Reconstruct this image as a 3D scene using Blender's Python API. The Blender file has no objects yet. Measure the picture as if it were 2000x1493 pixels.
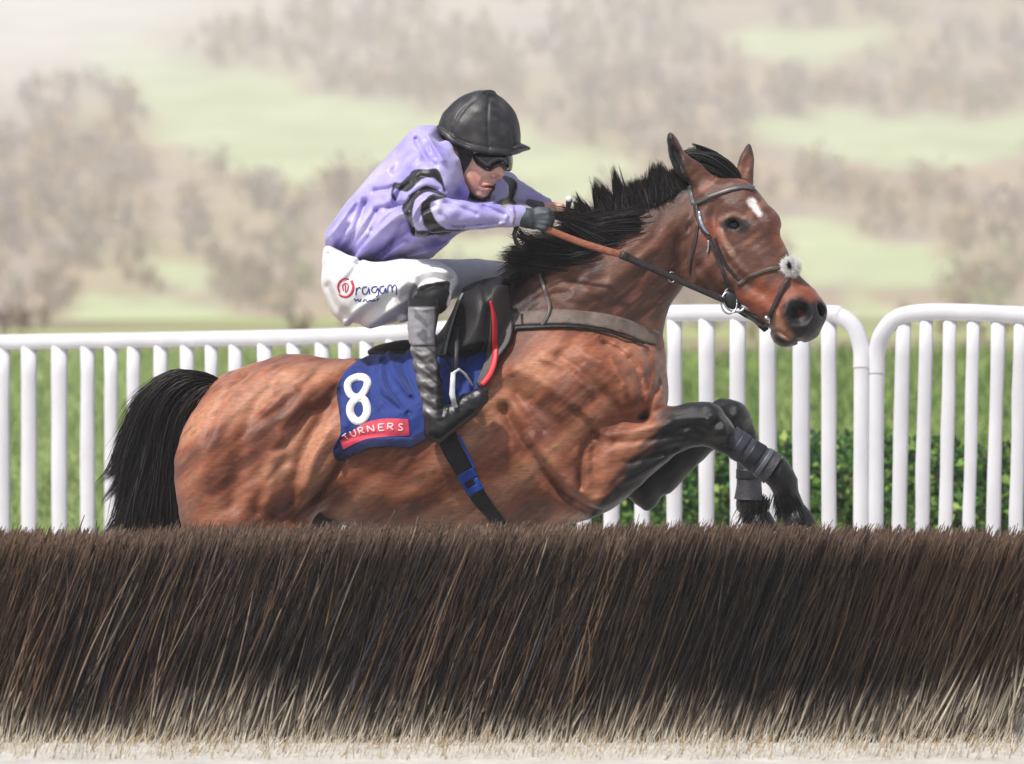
import bpy, math, random
import numpy as np
from mathutils import Vector

# ------------------------------------------------------------------ camera, world, sun, exposure
SC = bpy.context.scene
C = SC.collection
CAMD, PXM, CZ = 12.0, 590.0, 1.07          # distance to the horse's plane, picture px per metre there, eye height
cam_d = bpy.data.cameras.new('camera'); cam = bpy.data.objects.new('camera', cam_d); C.objects.link(cam)
cam.location = (0, -CAMD, CZ); cam.rotation_euler = (math.radians(90), 0, 0)
cam_d.sensor_width = 36.0; cam_d.lens = 36.0 * CAMD * PXM / 2000.0
cam_d.clip_start = 0.1; cam_d.clip_end = 8000
cam_d.dof.use_dof = True; cam_d.dof.focus_distance = CAMD - 0.22; cam_d.dof.aperture_fstop = 3.2
SC.camera = cam
world = bpy.data.worlds.new('World'); SC.world = world; world.use_nodes = True
_n = world.node_tree.nodes; _l = world.node_tree.links
_sky = _n.new('ShaderNodeTexSky'); _sky.sky_type = 'NISHITA'; _sky.sun_disc = False
SUN_EL, SUN_AZ = math.radians(55), math.radians(222)
_sky.sun_elevation = SUN_EL; _sky.sun_rotation = SUN_AZ; _sky.dust_density = 3.0; _sky.air_density = 0.8; _sky.ozone_density = 0.8
_l.new(_sky.outputs[0], _n['Background'].inputs[0]); _n['Background'].inputs[1].default_value = 0.10
sun_d = bpy.data.lights.new('sun', 'SUN'); sun_d.energy = 4.2; sun_d.angle = math.radians(3); sun_d.color = (1.0, 0.965, 0.92)
sun = bpy.data.objects.new('sun', sun_d); C.objects.link(sun)
_sd = Vector((math.sin(SUN_AZ) * math.cos(SUN_EL), math.cos(SUN_AZ) * math.cos(SUN_EL), math.sin(SUN_EL)))
sun.rotation_euler = _sd.to_track_quat('Z', 'Y').to_euler(); sun.location = _sd * 20
SC.view_settings.view_transform = 'Standard'; SC.view_settings.look = 'None'
SC.view_settings.exposure = 0.10; SC.view_settings.gamma = 1.0
SC.cycles.use_denoising = True
SC.cycles.max_bounces = 6; SC.cycles.diffuse_bounces = 3; SC.cycles.glossy_bounces = 2
SC.cycles.transparent_max_bounces = 8; SC.cycles.volume_bounces = 1
SC.cycles.caustics_reflective = False; SC.cycles.caustics_refractive = False

# ------------------------------------------------------------------ helpers
RNG = np.random.default_rng(7)
def S(y): return PXM * CAMD / (CAMD + y)
def W(px, py, y=0.0):
    s = S(y); return np.array([(px - 1000.0) / s, y, (746.5 - py) / s + CZ])
def lin(r, g, b):
    f = lambda c: (c / 255 / 12.92) if c / 255 <= 0.04045 else ((c / 255 + 0.055) / 1.055) ** 2.4
    return np.array([f(r), f(g), f(b)])
def smooth(a, b, x):
    t = np.clip((x - a) / (b - a), 0, 1); return t * t * (3 - 2 * t)
def spline(P, n=8, closed=False):
    """Catmull-Rom through the rows of P"""
    P = np.asarray(P, float); m = len(P); out = []
    segs = m if closed else m - 1
    for i in range(segs):
        if closed: p0, p1, p2, p3 = P[i - 1], P[i], P[(i + 1) % m], P[(i + 2) % m]
        else: p0, p1, p2, p3 = P[max(i - 1, 0)], P[i], P[i + 1], P[min(i + 2, m - 1)]
        for k in range(n):
            t = k / n
            out.append(0.5 * ((2 * p1) + (-p0 + p2) * t + (2 * p0 - 5 * p1 + 4 * p2 - p3) * t * t + (-p0 + 3 * p1 - 3 * p2 + p3) * t ** 3))
    if not closed: out.append(P[-1])
    return np.array(out)
def resample(P, n):
    P = np.asarray(P, float); d = np.r_[0, np.cumsum(np.linalg.norm(np.diff(P, axis=0), axis=1))]
    t = np.linspace(0, d[-1], n); return np.stack([np.interp(t, d, P[:, i]) for i in range(P.shape[1])], 1)
_H = RNG.random((64, 64, 64)).astype(np.float32)
def noise(p, sc=(1, 1, 1), off=0.0):
    """smooth value noise, 0..1"""
    q = np.asarray(p, np.float32) * np.asarray(sc, np.float32) + 100.0 + off
    i = np.floor(q).astype(int); f = q - i; f = f * f * (3 - 2 * f); r = 0
    for a in (0, 1):
        for b in (0, 1):
            for c in (0, 1):
                w = (f[..., 0] if a else 1 - f[..., 0]) * (f[..., 1] if b else 1 - f[..., 1]) * (f[..., 2] if c else 1 - f[..., 2])
                r = r + w * _H[(i[..., 0] + a) % 64, (i[..., 1] + b) % 64, (i[..., 2] + c) % 64]
    return r

def mesh_of(verts, faces, name='mesh', col=None, smooth_sh=True, uv=None):
    me = bpy.data.meshes.new(name)
    v = np.asarray(verts, np.float32); f = np.asarray(faces, np.int32); k = f.shape[1]
    me.vertices.add(len(v)); me.vertices.foreach_set('co', v.ravel())
    me.loops.add(f.size); me.loops.foreach_set('vertex_index', f.ravel())
    me.polygons.add(len(f)); me.polygons.foreach_set('loop_start', np.arange(0, f.size, k, dtype=np.int32))
    if smooth_sh: me.polygons.foreach_set('use_smooth', np.ones(len(f), bool))
    me.update(calc_edges=True); me.validate()
    if col is not None:
        a = me.color_attributes.new('col', 'FLOAT_COLOR', 'POINT')
        a.data.foreach_set('color', np.c_[np.clip(col, 0, 1), np.ones(len(v))].astype(np.float32).ravel())
    return me
def obj(name, me, m=None, parent=None, **tags):
    o = bpy.data.objects.new(name, me); C.objects.link(o)
    if m is not None and me is not None: me.materials.append(m)
    if parent is not None: o.parent = parent; o.matrix_parent_inverse = parent.matrix_basis.inverted()
    for k, v in tags.items(): o[k] = v
    return o
def thing(name, loc, label, category, **kw):
    o = bpy.data.objects.new(name, None); C.objects.link(o); o.location = tuple(loc); o.empty_display_size = 0.1
    o['label'] = label; o['category'] = category
    for k, v in kw.items(): o[k] = v
    return o
class MB:
    """collects pieces into one mesh (quads)"""
    def __init__(s): s.v = []; s.f = []; s.c = []; s.n = 0
    def add(s, v, f, c=None):
        v = np.asarray(v, float); f = np.asarray(f, int)
        s.v.append(v); s.f.append(f + s.n); s.n += len(v)
        s.c.append(np.broadcast_to(np.asarray(c if c is not None else (1, 1, 1), float), v.shape))
    def mesh(s, name='mesh', smooth_sh=True):
        return mesh_of(np.concatenate(s.v), np.concatenate(s.f), name, np.concatenate(s.c), smooth_sh)
    def tube(s, P, r, n=8, c=None, flat=1.0, cap=True, up=None):
        """round (or flattened) tube along P with radius r (scalar or per point)"""
        P = np.asarray(P, float); m = len(P); r = np.broadcast_to(np.asarray(r, float), (m,)).copy()
        if cap:
            P = np.vstack([P[:1], P, P[-1:]]); r = np.r_[r[0] * 0.02, r, r[-1] * 0.02]; m += 2
            if c is not None and np.ndim(c) == 2: c = np.vstack([c[:1], c, c[-1:]])
        T = np.gradient(P, axis=0); T[0] = T[min(2, m - 1)] if cap else T[0]; T[-1] = T[-3] if cap else T[-1]
        T /= np.linalg.norm(T, axis=1)[:, None] + 1e-9
        u0 = np.array(up if up is not None else (0, 1, 0), float)
        A = u0 - T * (T @ u0)[:, None]; L = np.linalg.norm(A, axis=1)
        bad = L < 0.05
        if bad.any(): u1 = np.array((0.3, 0.2, 0.9)); A[bad] = (u1 - T * (T @ u1)[:, None])[bad]; L = np.linalg.norm(A, axis=1)
        A /= L[:, None]; B = np.cross(T, A)
        a = np.arange(n) / n * 2 * np.pi
        V = P[:, None] + r[:, None, None] * (np.cos(a)[None, :, None] * A[:, None] * flat + np.sin(a)[None, :, None] * B[:, None])
        i = np.arange(m - 1)[:, None] * n; j = np.arange(n)[None]; jn = (j + 1) % n
        F = np.stack([i + j, i + jn, i + n + jn, i + n + j], -1).reshape(-1, 4)
        cc = None if c is None else (np.repeat(c, n, axis=0) if np.ndim(c) == 2 else c)
        s.add(V.reshape(-1, 3), F, cc)
    def box(s, lo, hi, c=None):
        lo = np.array(lo, float); hi = np.array(hi, float)
        v = [[(lo, hi)[a][0], (lo, hi)[b][1], (lo, hi)[d][2]] for a in (0, 1) for b in (0, 1) for d in (0, 1)]
        s.add(v, [[0, 1, 3, 2], [4, 6, 7, 5], [0, 4, 5, 1], [2, 3, 7, 6], [0, 2, 6, 4], [1, 5, 7, 3]], c)

def strands(roots_curves, r0, col, tip=0.1, sides=3):
    """roots_curves: (N,K,3) polylines -> N tapered hairs in one vertex/face array"""
    P = np.asarray(roots_curves, float); N, K, _ = P.shape
    T = np.gradient(P, axis=1); T /= np.linalg.norm(T, axis=2)[..., None] + 1e-9
    u = np.array((0.1, 1.0, 0.15)); A = u - T * (T @ u)[..., None]; A /= np.linalg.norm(A, axis=2)[..., None] + 1e-6
    B = np.cross(T, A)
    r0 = np.broadcast_to(np.asarray(r0, float), (N,)); t = np.linspace(0, 1, K)
    prof = np.minimum(1, 0.55 + 2 * t) * (1 - (1 - tip) * t ** 1.6)
    R = r0[:, None] * prof[None]
    a = np.arange(sides) / sides * 2 * np.pi
    V = P[:, :, None] + R[..., None, None] * (np.cos(a)[None, None, :, None] * A[:, :, None] + np.sin(a)[None, None, :, None] * B[:, :, None])
    base = (np.arange(N) * K * sides)[:, None, None] + (np.arange(K - 1) * sides)[None, :, None] + np.arange(sides)[None, None]
    jn = (np.arange(sides) + 1) % sides - np.arange(sides)
    F = np.stack([base, base + jn, base + jn + sides, base + sides], -1).reshape(-1, 4)
    col = np.asarray(col, float)
    if col.ndim == 2: col = np.broadcast_to(col[:, None, None], (N, K, sides, 3))
    elif col.ndim == 3: col = np.broadcast_to(col[:, :, None], (N, K, sides, 3))
    return V.reshape(-1, 3), F, col.reshape(-1, 3)

# ------------------------------------------------------------------ distance fields -> continuous bodies
def dist_poly(x, z, P, closed=True):
    """distance from points to a polyline (signed, negative inside, if closed)"""
    P = np.asarray(P, float); Q = np.roll(P, -1, 0) if closed else P[1:]; A = P if closed else P[:-1]
    d = np.full(x.shape, 1e9); ins = np.zeros(x.shape, bool)
    for (ax, az), (bx, bz) in zip(A, Q):
        ex, ez = bx - ax, bz - az; L = ex * ex + ez * ez + 1e-12
        t = np.clip(((x - ax) * ex + (z - az) * ez) / L, 0, 1)
        d = np.minimum(d, (x - ax - t * ex) ** 2 + (z - az - t * ez) ** 2)
        if closed and az != bz: ins ^= ((az > z) != (bz > z)) & (x < ex * (z - az) / ez + ax)
    d = np.sqrt(d); return np.where(ins, -d, d) if closed else d
def blur2(a, n):
    for _ in range(n):
        p = np.pad(a, 1, mode='edge'); a = (p[:-2, 1:-1] + p[2:, 1:-1] + p[1:-1, :-2] + p[1:-1, 2:] + 4 * a) / 8
    return a
def poly_w(poly, y, curve=5):
    """picture polygon -> (x,z) metres at depth y"""
    P = np.array([W(p[0], p[1], y)[[0, 2]] for p in poly]); return spline(P, curve, True) if curve else P
class Field:
    def __init__(s, lo, hi, h):
        s.h = h; s.lo = np.array(lo, float); s.n = np.ceil((np.array(hi) - s.lo) / h).astype(int) + 1
        s.ax = [s.lo[i] + h * np.arange(s.n[i]) for i in range(3)]
        s.F = np.full(s.n, 0.5, np.float32)
    def sub(s, lo, hi):
        a = np.clip(np.floor((np.array(lo) - s.lo) / s.h).astype(int), 0, s.n); b = np.clip(np.ceil((np.array(hi) - s.lo) / s.h).astype(int) + 1, 0, s.n)
        sl = tuple(slice(a[i], b[i]) for i in range(3))
        X = s.ax[0][sl[0]][:, None, None].astype(np.float32); Y = s.ax[1][sl[1]][None, :, None].astype(np.float32); Z = s.ax[2][sl[2]][None, None, :].astype(np.float32)
        return sl, X, Y, Z
    def put(s, sl, f, k, mode='u'):
        a = s.F[sl]
        if mode == 'u':
            h = np.maximum(k - np.abs(a - f), 0) / k; s.F[sl] = np.minimum(a, f) - h * h * k * 0.25
        else:      # cut
            f = -f; h = np.maximum(k - np.abs(a - f), 0) / k; s.F[sl] = np.maximum(a, f) + h * h * k * 0.25
    def pill(s, poly, yc, Wd, R, k=0.03, curve=5, blur=3, mode='u', taper=None, px=True):
        """solid with the given outline in side view, rounded to half thickness Wd about depth yc"""
        P = poly_w(poly, yc, curve) if px else np.asarray(poly)
        lo = P.min(0); hi = P.max(0); m = max(k, 0.03) * 1.3
        sl, X, Y, Z = s.sub((lo[0] - m, yc - Wd - m, lo[1] - m), (hi[0] + m, yc + Wd + m, hi[1] + m))
        xx, zz = np.broadcast_arrays(X[:, 0, :], Z[:, 0, :])
        d = blur2(dist_poly(xx, zz, P), blur)
        w = Wd if taper is None else Wd * taper(xx, zz)[:, None, :]
        ycc = yc
        u = np.maximum(1 + d / R, 0)[:, None, :]
        q = np.sqrt(u * u + ((Y - ycc) / w) ** 2)
        s.put(sl, ((q - 1) * min(R, Wd)).astype(np.float32), k, mode)
    def chain(s, pts, k=0.02, mode='u', flat=1.0):
        """pts: (px,py,y,radius_px[,flat]) -> smooth run of round cones; flat squashes in y"""
        Q = [W(p[0], p[1], p[2]) for p in pts]; Rr = [p[3] / S(p[2]) for p in pts]
        best = None
        lo = np.min([q - r for q, r in zip(Q, Rr)], 0) - k - 0.02; hi = np.max([q + r for q, r in zip(Q, Rr)], 0) + k + 0.02
        sl, X, Y, Z = s.sub(lo, hi)
        for i in range(len(Q) - 1):
            a, b = Q[i], Q[i + 1]; e = b - a; L = (e * e).sum() + 1e-9
            t = np.clip(((X - a[0]) * e[0] + (Y - a[1]) * e[1] + (Z - a[2]) * e[2]) / L, 0, 1)
            r = Rr[i] + (Rr[i + 1] - Rr[i]) * t
            d = np.sqrt((X - a[0] - t * e[0]) ** 2 + ((Y - a[1] - t * e[1]) / flat) ** 2 + (Z - a[2] - t * e[2]) ** 2) - r
            best = d if best is None else np.minimum(best, d)
        s.put(sl, best.astype(np.float32), k, mode)
    def ball(s, px, py, y, rx, ry, rz, k=0.02, rot=0.0, mode='u'):
        """ellipsoid; rx, rz in picture px (side view), ry metres, rot = tilt in degrees (clockwise in the picture)"""
        c = W(px, py, y); sc = S(y); rx /= sc; rz /= sc; m = max(rx, ry, rz) + k + 0.01
        sl, X, Y, Z = s.sub(c - m, c + m); a = math.radians(-rot)
        dx, dz = X - c[0], Z - c[2]; u = dx * math.cos(a) + dz * math.sin(a); v = -dx * math.sin(a) + dz * math.cos(a)
        q = np.sqrt((u / rx) ** 2 + ((Y - c[1]) / ry) ** 2 + (v / rz) ** 2)
        s.put(sl, ((q - 1) * min(rx, ry, rz)).astype(np.float32), k, mode)
    def groove(s, line, y, w, amp, side=-1, curve=4, ymid=0.0):
        """line in picture px on the near surface at depth y; amp>0 sinks, <0 raises (metres); w width in px"""
        P = np.array([W(p[0], p[1], y)[[0, 2]] for p in line])
        if curve and len(P) > 2: P = spline(P, curve)
        w = w / S(y); lo = P.min(0) - 2.2 * w; hi = P.max(0) + 2.2 * w
        ylo, yhi = (s.ax[1][0], s.ax[1][-1]) if side == 0 else ((s.ax[1][0], ymid) if side < 0 else (ymid, s.ax[1][-1]))
        sl, X, Y, Z = s.sub((lo[0], ylo, lo[1]), (hi[0], yhi, hi[1]))
        xx, zz = np.broadcast_arrays(X[:, 0, :], Z[:, 0, :])
        d = dist_poly(xx, zz, P, False)
        # fade towards the two ends
        g = (amp * np.exp(-(d / w) ** 2)).astype(np.float32)[:, None, :]
        fy = np.clip(np.abs(Y - ymid) / 0.08, 0, 1)
        s.F[sl] += g * fy
    def relief(s, fn):
        """add fn(points near the surface) to the field there"""
        i = np.argwhere(np.abs(s.F) < 3.5 * s.h)
        p = s.lo + i * s.h
        s.F[tuple(i.T)] += fn(p).astype(np.float32)
    def sample(s, p):
        q = (np.asarray(p) - s.lo) / s.h; i = np.clip(np.floor(q).astype(int), 0, s.n - 2); f = np.clip(q - i, 0, 1); r = 0
        for a in (0, 1):
            for b in (0, 1):
                for c in (0, 1):
                    w = (f[..., 0] if a else 1 - f[..., 0]) * (f[..., 1] if b else 1 - f[..., 1]) * (f[..., 2] if c else 1 - f[..., 2])
                    r = r + w * s.F[i[..., 0] + a, i[..., 1] + b, i[..., 2] + c]
        return r
    def normal(s, p):
        e = s.h; g = np.stack([s.sample(p + np.eye(3)[i] * e) - s.sample(p - np.eye(3)[i] * e) for i in range(3)], -1)
        return g / (np.linalg.norm(g, axis=-1)[..., None] + 1e-9)
    def hit(s, px, py, off=0.0, y0=None, y1=None):
        """first surface point met along the line of sight through picture point(s), pushed out by off"""
        px = np.asarray(px, float); py = np.asarray(py, float)
        y0 = s.ax[1][0] if y0 is None else y0; y1 = s.ax[1][-1] if y1 is None else y1
        ys = np.arange(y0, y1, s.h * 0.5)
        pt = lambda y: np.stack([(px - 1000) * (CAMD + y) / (PXM * CAMD), y + 0 * px, (746.5 - py) * (CAMD + y) / (PXM * CAMD) + CZ], -1)
        done = np.zeros(px.shape, bool); yr = np.full(px.shape, np.nan); best = np.full(px.shape, 1e9); yb = np.zeros(px.shape)
        prev = None
        for y in ys:
            f = s.sample(pt(np.full(px.shape, y))) - off
            new = (~done) & (f < 0)
            if prev is not None: yr = np.where(new, y - s.h * 0.5 * (-f) / (prev - f + 1e-9), yr)
            else: yr = np.where(new, y, yr)
            done |= new
            cl = (~done) & (f < best); best = np.where(cl, f, best); yb = np.where(cl, y, yb)
            prev = f
        yr = np.where(done, yr, yb)
        return pt(yr), done
    def mesh(s, name, colfn=None):
        F = s.F; n = s.n; neg = F < 0
        c = [(a, b, d) for a in (0, 1) for b in (0, 1) for d in (0, 1)]
        cnt = sum(neg[a:n[0] - 1 + a, b:n[1] - 1 + b, d:n[2] - 1 + d].astype(np.int8) for a, b, d in c)
        act = (cnt > 0) & (cnt < 8); I = np.argwhere(act)
        vals = np.stack([F[I[:, 0] + a, I[:, 1] + b, I[:, 2] + d] for a, b, d in c], 1)
        acc = np.zeros((len(I), 3)); k = np.zeros(len(I))
        for i in range(8):
            for ax in range(3):
                if c[i][ax] == 0:
                    cj = list(c[i]); cj[ax] = 1; j = c.index(tuple(cj)); va, vb = vals[:, i], vals[:, j]
                    x = (va < 0) != (vb < 0); t = np.where(x, va / np.where(x, va - vb, 1), 0)
                    p = np.tile(np.array(c[i], float), (len(I), 1)); p[:, ax] += t
                    acc += p * x[:, None]; k += x
        V = s.lo + (I + acc / k[:, None]) * s.h
        idx = np.full(act.shape, -1, np.int32); idx[tuple(I.T)] = np.arange(len(I))
        quads = []
        for ax in range(3):
            b, d = [(1, 2), (2, 0), (0, 1)][ax]
            sl0 = [slice(None)] * 3; sl1 = [slice(None)] * 3; sl0[ax] = slice(0, n[ax] - 1); sl1[ax] = slice(1, n[ax])
            a0, a1 = neg[tuple(sl0)], neg[tuple(sl1)]; E = np.argwhere(a0 != a1)
            ok = (E[:, b] > 0) & (E[:, d] > 0) & (E[:, b] < n[b] - 1) & (E[:, d] < n[d] - 1); E = E[ok]
            inside = a0[tuple(E.T)]
            def g(db, dd):
                q = E.copy(); q[:, b] -= db; q[:, d] -= dd; return idx[tuple(q.T)]
            Q = np.stack([g(1, 1), g(0, 1), g(0, 0), g(1, 0)], 1)
            Q[~inside] = Q[~inside][:, ::-1]; quads.append(Q)
        Q = np.concatenate(quads); Q = Q[(Q >= 0).all(1)]
        return mesh_of(V, Q, name, colfn(V) if colfn else None)
def px_of(V):
    """picture px of world points, for placing coat marks"""
    s = S(V[:, 1]); return 1000 + V[:, 0] * s, 746.5 - (V[:, 2] - CZ) * s
def mix(c, m, new): return c * (1 - m[:, None]) + np.asarray(new) * m[:, None]
def dpx(V, P, closed=True, curve=4):
    """distance in px of world points to a traced line/outline"""
    u, v = px_of(V); P = np.asarray(P, float)
    if curve and len(P) > 2: P = spline(P, curve, closed)
    return dist_poly(u, v, P, closed)

# ------------------------------------------------------------------ materials
def mat(name, col=None, rough=0.6, spec=0.5, metal=0.0, attr=False, noise_amt=0.15, noise_sc=30.0, bump=0.0, bump_sc=200.0, stretch=(1, 1, 1), sheen=0.0, coat=0.0, rot=(0, 0, 0), sss=0.0, rough_var=0.0):
    m = bpy.data.materials.new(name); m.use_nodes = True; nt = m.node_tree; N, L = nt.nodes, nt.links
    b = N['Principled BSDF']; b.inputs['Roughness'].default_value = rough; b.inputs['Metallic'].default_value = metal
    b.inputs['Specular IOR Level'].default_value = spec; b.inputs['Sheen Weight'].default_value = sheen; b.inputs['Coat Weight'].default_value = coat
    if sss: b.inputs['Subsurface Weight'].default_value = sss; b.inputs['Subsurface Scale'].default_value = 0.02
    tc = N.new('ShaderNodeTexCoord'); mp = N.new('ShaderNodeMapping'); mp.inputs['Scale'].default_value = stretch; mp.inputs['Rotation'].default_value = rot
    L.new(tc.outputs['Object'], mp.inputs[0])
    if attr: a = N.new('ShaderNodeAttribute'); a.attribute_name = 'col'; src = a.outputs['Color']
    else: a = N.new('ShaderNodeRGB'); a.outputs[0].default_value = (*col, 1); src = a.outputs[0]
    nz = N.new('ShaderNodeTexNoise'); nz.inputs['Scale'].default_value = noise_sc; nz.inputs['Detail'].default_value = 6; L.new(mp.outputs[0], nz.inputs['Vector'])
    mr = N.new('ShaderNodeMapRange'); mr.inputs['From Min'].default_value = 0.3; mr.inputs['From Max'].default_value = 0.7
    mr.inputs['To Min'].default_value = 1 - noise_amt; mr.inputs['To Max'].default_value = 1 + noise_amt; L.new(nz.outputs[0], mr.inputs[0])
    mx = N.new('ShaderNodeVectorMath'); mx.operation = 'SCALE'; L.new(src, mx.inputs[0]); L.new(mr.outputs[0], mx.inputs['Scale'])
    L.new(mx.outputs[0], b.inputs['Base Color'])
    if rough_var:
        r2 = N.new('ShaderNodeMapRange'); r2.inputs['From Min'].default_value = 0.3; r2.inputs['From Max'].default_value = 0.7
        r2.inputs['To Min'].default_value = rough - rough_var; r2.inputs['To Max'].default_value = rough + rough_var
        L.new(nz.outputs[0], r2.inputs[0]); L.new(r2.outputs[0], b.inputs['Roughness'])
    if bump:
        n2 = N.new('ShaderNodeTexNoise'); n2.inputs['Scale'].default_value = bump_sc; n2.inputs['Detail'].default_value = 5; L.new(mp.outputs[0], n2.inputs['Vector'])
        bp = N.new('ShaderNodeBump'); bp.inputs['Strength'].default_value = bump; bp.inputs['Distance'].default_value = 0.01
        L.new(n2.outputs[0], bp.inputs['Height']); L.new(bp.outputs[0], b.inputs['Normal'])
    return m
# ================================================================== THE HORSE
def build_horse():
    H = Field((-1.24, -0.44, 0.10), (1.10, 0.44, 1.95), 0.0068)
    torso = [(426,741),(457,729),(515,707),(565,694),(592,692),(620,696),(661,702),(696,704),(760,694),(830,672),(900,635),(960,592),(1010,575),(1100,590),(1200,622),(1275,660),(1296,693),(1304,730),(1307,767),(1303,805),(1285,850),(1262,920),(1222,975),(1165,1008),(1100,1028),(1000,1048),(900,1056),(800,1050),(720,1040),(650,1016),(608,992),(540,985),(440,1000),(360,1010),(348,966),(345,925),(350,883),(358,848),(370,822),(389,790),(408,758)]
    H.pill(torso, 0.0, 0.285, 0.30, k=0.03, blur=14, taper=lambda x, z: 0.80 + 0.2 * smooth(1.62, 1.0, z) - 0.10 * smooth(0.25, 0.5, x))
    for sd in (-1, 1):
        dx = 0 if sd < 0 else 62      # the far leg is a little further forward
        thigh = [(445,765),(520,735),(595,755),(645,815),(668,875),(662,925),(628,970),(594,998),(568,1022),(545,1085),(490,1130),(400,1120),(362,1050),(348,993),(344,925),(357,850),(392,795)]
        H.pill([(a + (dx if b > 900 else 0), b) for a, b in thigh] if sd > 0 else thigh, sd * 0.145, 0.15, 0.17, k=0.05, blur=6)
        H.chain([(575+dx,930,sd*.16,66),(530+dx,1060,sd*.16,58),(462+dx,1190,sd*.15,33),(440+dx,1225,sd*.15,30)], k=0.05)
        H.chain([(440+dx,1215,sd*.15,32),(470+dx,1240,sd*.15,27),(560+dx,1262,sd*.15,22),(592+dx,1268,sd*.15,27),(632+dx,1288,sd*.15,22)], k=0.02)
        # scapula and upper arm
        sh = [(1006,705),(1060,650),(1140,640),(1215,668),(1268,715),(1294,765),(1290,806),(1232,828),(1182,838),(1163,868),(1146,925),(1155,995),(1108,996),(1055,955),(1000,900),(968,830),(972,760)]
        H.pill(sh, sd * 0.165, 0.135, 0.20, k=0.05, blur=8)
        H.ball(565, 800, sd * 0.17, 95, 0.10, 80, k=0.06, rot=-25)      # croup
        H.ball(620, 905, sd * 0.2, 42, 0.07, 62, k=0.05, rot=35)       # stifle
        H.ball(860, 880, sd * 0.13, 230, 0.17, 130, k=0.08)            # ribs
    # near forearm, knee, cannon, pastern
    H.pill([(1140,880),(1163,838),(1190,829),(1233,822),(1270,812),(1307,801),(1342,789),(1362,788),(1382,793),(1404,804),(1420,824),(1428,846),(1424,866),(1408,880),(1385,872),(1345,878),(1300,905),(1250,950),(1200,985),(1158,1003),(1142,985),(1133,930)], -0.205, 0.072, 0.085, k=0.035, blur=3)
    H.ball(1382, 812, -.225, 32, .062, 26, k=.015); H.ball(1406, 840, -.235, 26, .055, 24, k=.012); H.ball(1436, 812, .09, 26, .06, 26, k=.02)
    H.chain([(1404,846,-.205,30),(1422,862,-.205,27),(1495,908,-.205,24),(1518,924,-.205,30),(1530,942,-.205,28),(1540,972,-.205,22),(1551,1000,-.205,23)], k=0.02)
    # far forearm
    H.pill([(1180,900),(1260,850),(1330,815),(1378,795),(1405,779),(1430,782),(1455,801),(1468,820),(1474,850),(1470,872),(1445,885),(1415,872),(1393,880),(1375,897),(1346,926),(1330,945),(1308,964),(1294,968),(1283,986),(1264,997),(1247,990),(1222,970),(1190,985)], 0.13, 0.062, 0.08, k=0.03, blur=3)
    H.chain([(1452,858,.13,24),(1462,900,.13,21),(1463,950,.13,20),(1462,985,.13,25),(1474,1006,.13,19),(1486,1020,.13,19)], k=0.02)
    # neck
    neck = [(1372,356),(1345,356),(1320,366),(1286,381),(1252,398),(1218,417),(1184,433),(1150,450),(1116,468),(1080,488),(1040,515),(1005,548),(975,600),(975,680),(1040,730),(1150,740),(1240,725),(1280,690),(1292,657),(1307,610),(1322,582),(1337,556),(1348,525),(1365,480),(1392,420),(1392,370)]
    H.pill(neck, 0.0, 0.17, 0.20, k=0.05, blur=9, taper=lambda x, z: 0.50 + 0.5 * smooth(0.60, 0.08, x) )
    # head
    head = [(1348,372),(1372,352),(1420,346),(1455,354),(1474,370),(1487,389),(1499,402),(1511,412),(1520,424),(1524,440),(1521,458),(1527,473),(1537,496),(1549,520),(1560,540),(1571,552),(1586,567),(1598,585),(1608,599),(1610,614),(1605,630),(1598,643),(1595,656),(1583,664),(1570,668),(1557,672),(1536,677),(1518,674),(1507,661),(1500,646),(1474,626),(1447,606),(1409,580),(1370,572),(1342,556),(1334,520),(1338,470),(1348,420)]
    hs = lambda x, z: -0.02 - 0.10 * smooth(0.6, 1.0, x)
    H.pill2(head, hs, 0.088, 0.10, k=0.02, blur=3)
    H.ball(1385, 492, -0.065, 50, 0.055, 72, k=0.03, rot=-20)           # cheek
    H.ball(1447, 420, -0.045, 45, 0.075, 48, k=0.035, rot=-30)          # orbit
    H.ball(1503, 430, -0.005, 16, 0.05, 28, k=0.02, rot=-10)            # far orbit
    H.chain([(1455,462,-.112,7),(1480,505,-.125,7),(1505,540,-.135,5)], k=0.02)     # facial crest
    H.ball(1560, 615, -0.135, 46, 0.065, 44, k=0.03)                     # muzzle
    H.ball(1530, 655, -0.12, 22, 0.045, 18, k=0.02, rot=20)              # lower lip
    H.groove([(1399,398),(1392,440),(1400,480),(1425,520),(1462,556),(1490,572)], -0.1, 11, 0.010)
    H.groove([(1500,640),(1522,650),(1548,662),(1566,668)], -0.15, 4, 0.009)
    H.groove([(1450,580),(1490,600),(1520,612)], -0.15, 12, -0.006)
    H.groove([(1470,470),(1500,500),(1535,530)], -0.1, 9, 0.004)
    H.groove([(1540,560),(1520,590),(1512,620)], -0.15, 6, 0.006)
    H.ball(1560, 612, -0.15, 42, .050, 38, k=.015); H.ball(1564, 613, -0.235, 30, 0.062, 26, k=0.012, rot=-25, mode='c'); H.ball(1560, 606, -0.20, 16, .05, 13, k=.012, mode='c'); H.groove([(1538,598),(1532,620),(1540,640)], -.2, 4, -.005)  # nostril
    H.ball(1602, 607, -0.16, 8, 0.05, 14, k=0.008, rot=-20, mode='c')
    for (cx, cy, y, r) in ((1433, 438, -0.118, 15),):
        H.ball(cx, cy, y - 0.002, 17, 0.016, 11, k=0.008, rot=15, mode='c')
        H.chain([(1413,440,-.115,4),(1422,427,-.121,5),(1438,422,-.122,5),(1453,430,-.117,4),(1458,446,-.11,4)], k=0.008)
        H.chain([(1415,444,-.113,3),(1428,456,-.115,4),(1444,458,-.113,4),(1458,450,-.108,3)], k=0.008)
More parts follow.
